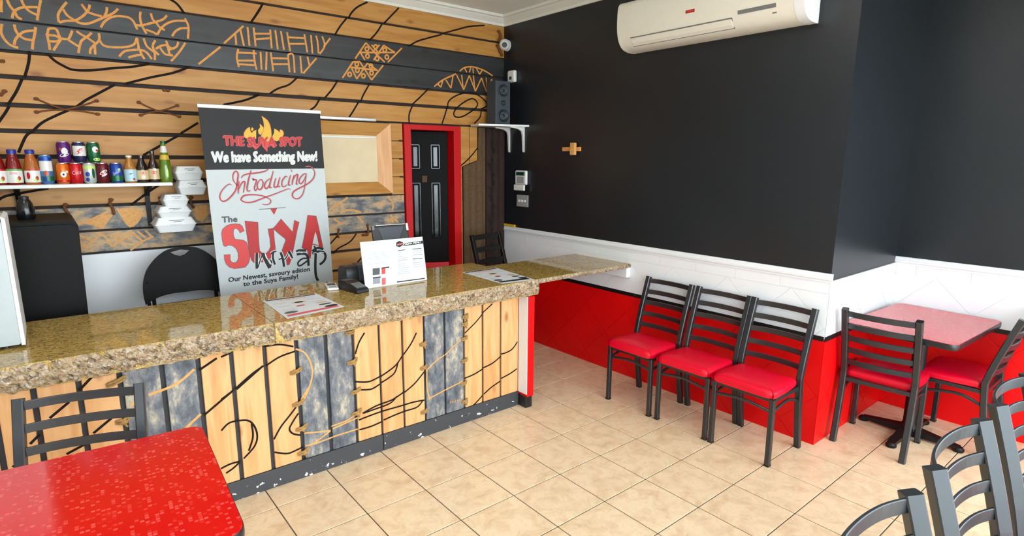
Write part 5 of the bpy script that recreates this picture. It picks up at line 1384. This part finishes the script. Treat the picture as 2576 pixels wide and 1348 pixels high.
ss = thing('corner_shelf', 'small white corner shelf on two white brackets under the speaker', 'shelf', (-0.2, -0.15, 2.01))
obj('board', MB().prism([(0.199, 0.148), (-0.215, 0.112), (-0.25, -0.06), (0.199, -0.22)], 2, -0.008, 0.008), 'plastic_white', ss)
for y in (-0.09, -0.30):
    yy = y+0.15
    obj('bracket', MB().prism([(0.198, -0.0085), (0.03, -0.0085), (0.03, -0.016), (0.12, -0.026), (0.165, -0.045), (0.178, -0.08), (0.188, -0.23), (0.198, -0.235)], 1, yy-0.010, yy+0.010), 'plastic_white', ss)
spk = thing('loudspeaker', 'grey two-way loudspeaker standing on the white corner shelf', 'speaker', (-0.172, -0.135, 2.018), R(-4))
obj('cabinet', MB().box(-0.08, 0.08, -0.075, 0.075, 0.0, 0.385, 0.006), 'speaker_grey', spk)
for z, r in ((0.08, 0.058), (0.30, 0.055), (0.192, 0.024)):
    prof = [(r, 0.0), (r, 0.006), (r*0.9, 0.008), (r*0.82, 0.003), (r*0.35, -0.004), (r*0.3, 0.003), (0.0, 0.008)]
    l = MB().lathe(prof, 22)
    obj('driver', MB().add([(p[0], -0.0755-p[2], z+p[1]) for p in l.v], l.f), 'speaker_cone', spk, smooth=True)
dm = thing('dome_camera', 'white dome security camera in the ceiling corner', 'camera', (-0.0, -0.05, 2.745))
obj('mount', MB().lathe([(0, 0), (0.05, 0), (0.05, 0.012), (0.035, 0.02), (0, 0.02)], 20), 'plastic_white', dm, smooth=True)
dm.children[0].rotation_euler = (0, R(-90), 0)
obj('ball', MB().sphere((-0.05, -0.02, 0), 0.05, 1, 1, 1, 20, 14), 'plastic_white', dm, smooth=True)
lv = MB().lathe([(0, 0.008), (0.02, 0.008), (0.024, 0.0), (0.024, -0.01)], 18)
q = Vector((-0.62, -0.75, -0.22)).normalized().to_track_quat('Z', 'Y').to_matrix().to_4x4()
obj('lens', MB().add([(Matrix.Translation(Vector((-0.05, -0.02, 0))+Vector((-0.62, -0.75, -0.22)).normalized()*0.044) @ q) @ Vector(p) for p in lv.v], lv.f), 'lens_dark', dm, smooth=True)
ms2 = thing('motion_sensor', 'small white motion sensor on the black wall above the speaker', 'sensor', (0, -0.145, 2.46))
obj('body', MB().box(-0.04, -0.002, -0.05, 0.05, -0.053, 0.053, 0.012), 'plastic_white', ms2)
obj('lens', MB().box(-0.044, -0.038, -0.018, 0.018, -0.03, -0.002, 0.003), 'ink_grey', ms2)
kp = thing('alarm_keypad', 'white alarm keypad with green screen and open flap on the black wall', 'keypad', (0, -0.285, 1.54))
obj('body', MB().box(-0.03, -0.002, -0.08, 0.08, -0.062, 0.07, 0.012), 'plastic_white', kp)
obj('screen', MB().box(-0.032, -0.029, -0.062, 0.062, 0.022, 0.058, 0.001, 1), 'screen_green', kp)
obj('screen_inner', MB().box(-0.0335, -0.0318, -0.045, 0.045, 0.03, 0.05), 'ink_black', kp)
obj('key_field', MB().box(-0.032, -0.029, -0.05, 0.05, -0.05, 0.014, 0.001, 1), 'plastic_grey', kp)
obj('flap', MB().box(-0.05, -0.03, -0.075, 0.075, -0.115, -0.06, 0.008), 'plastic_white', kp)
sw = thing('light_switch', 'white double light switch plate below the alarm keypad', 'switch', (0, -0.293, 1.328))
obj('plate', MB().box(-0.012, -0.002, -0.082, 0.082, -0.055, 0.055, 0.004), 'plastic_grey', sw)
for y in (-0.04, 0.0, 0.04): obj('rocker', MB().box(-0.017, -0.011, y-0.014, y+0.014, -0.010, 0.010, 0.002, 1), 'plastic_white', sw)
pg = thing('wooden_peg', 'small pale wooden coat peg on the black wall', 'coat peg', (0, -0.92, 1.80))
obj('bar', MB().box(-0.016, -0.002, -0.115, 0.10, -0.018, 0.016, 0.003, 1), 'carved_tan', pg)
obj('crosspiece', MB().box(-0.045, -0.0165, -0.075, -0.02, -0.05, 0.05, 0.004, 1), 'carved_tan', pg)
tag(obj('yellow_strip', MB().box(-0.02, -0.002, -0.19, -0.012, 1.071, 1.093, 0.002, 1), 'yellow_tape', center=True), 'short yellow strip on the white chair rail in the corner', 'strip')
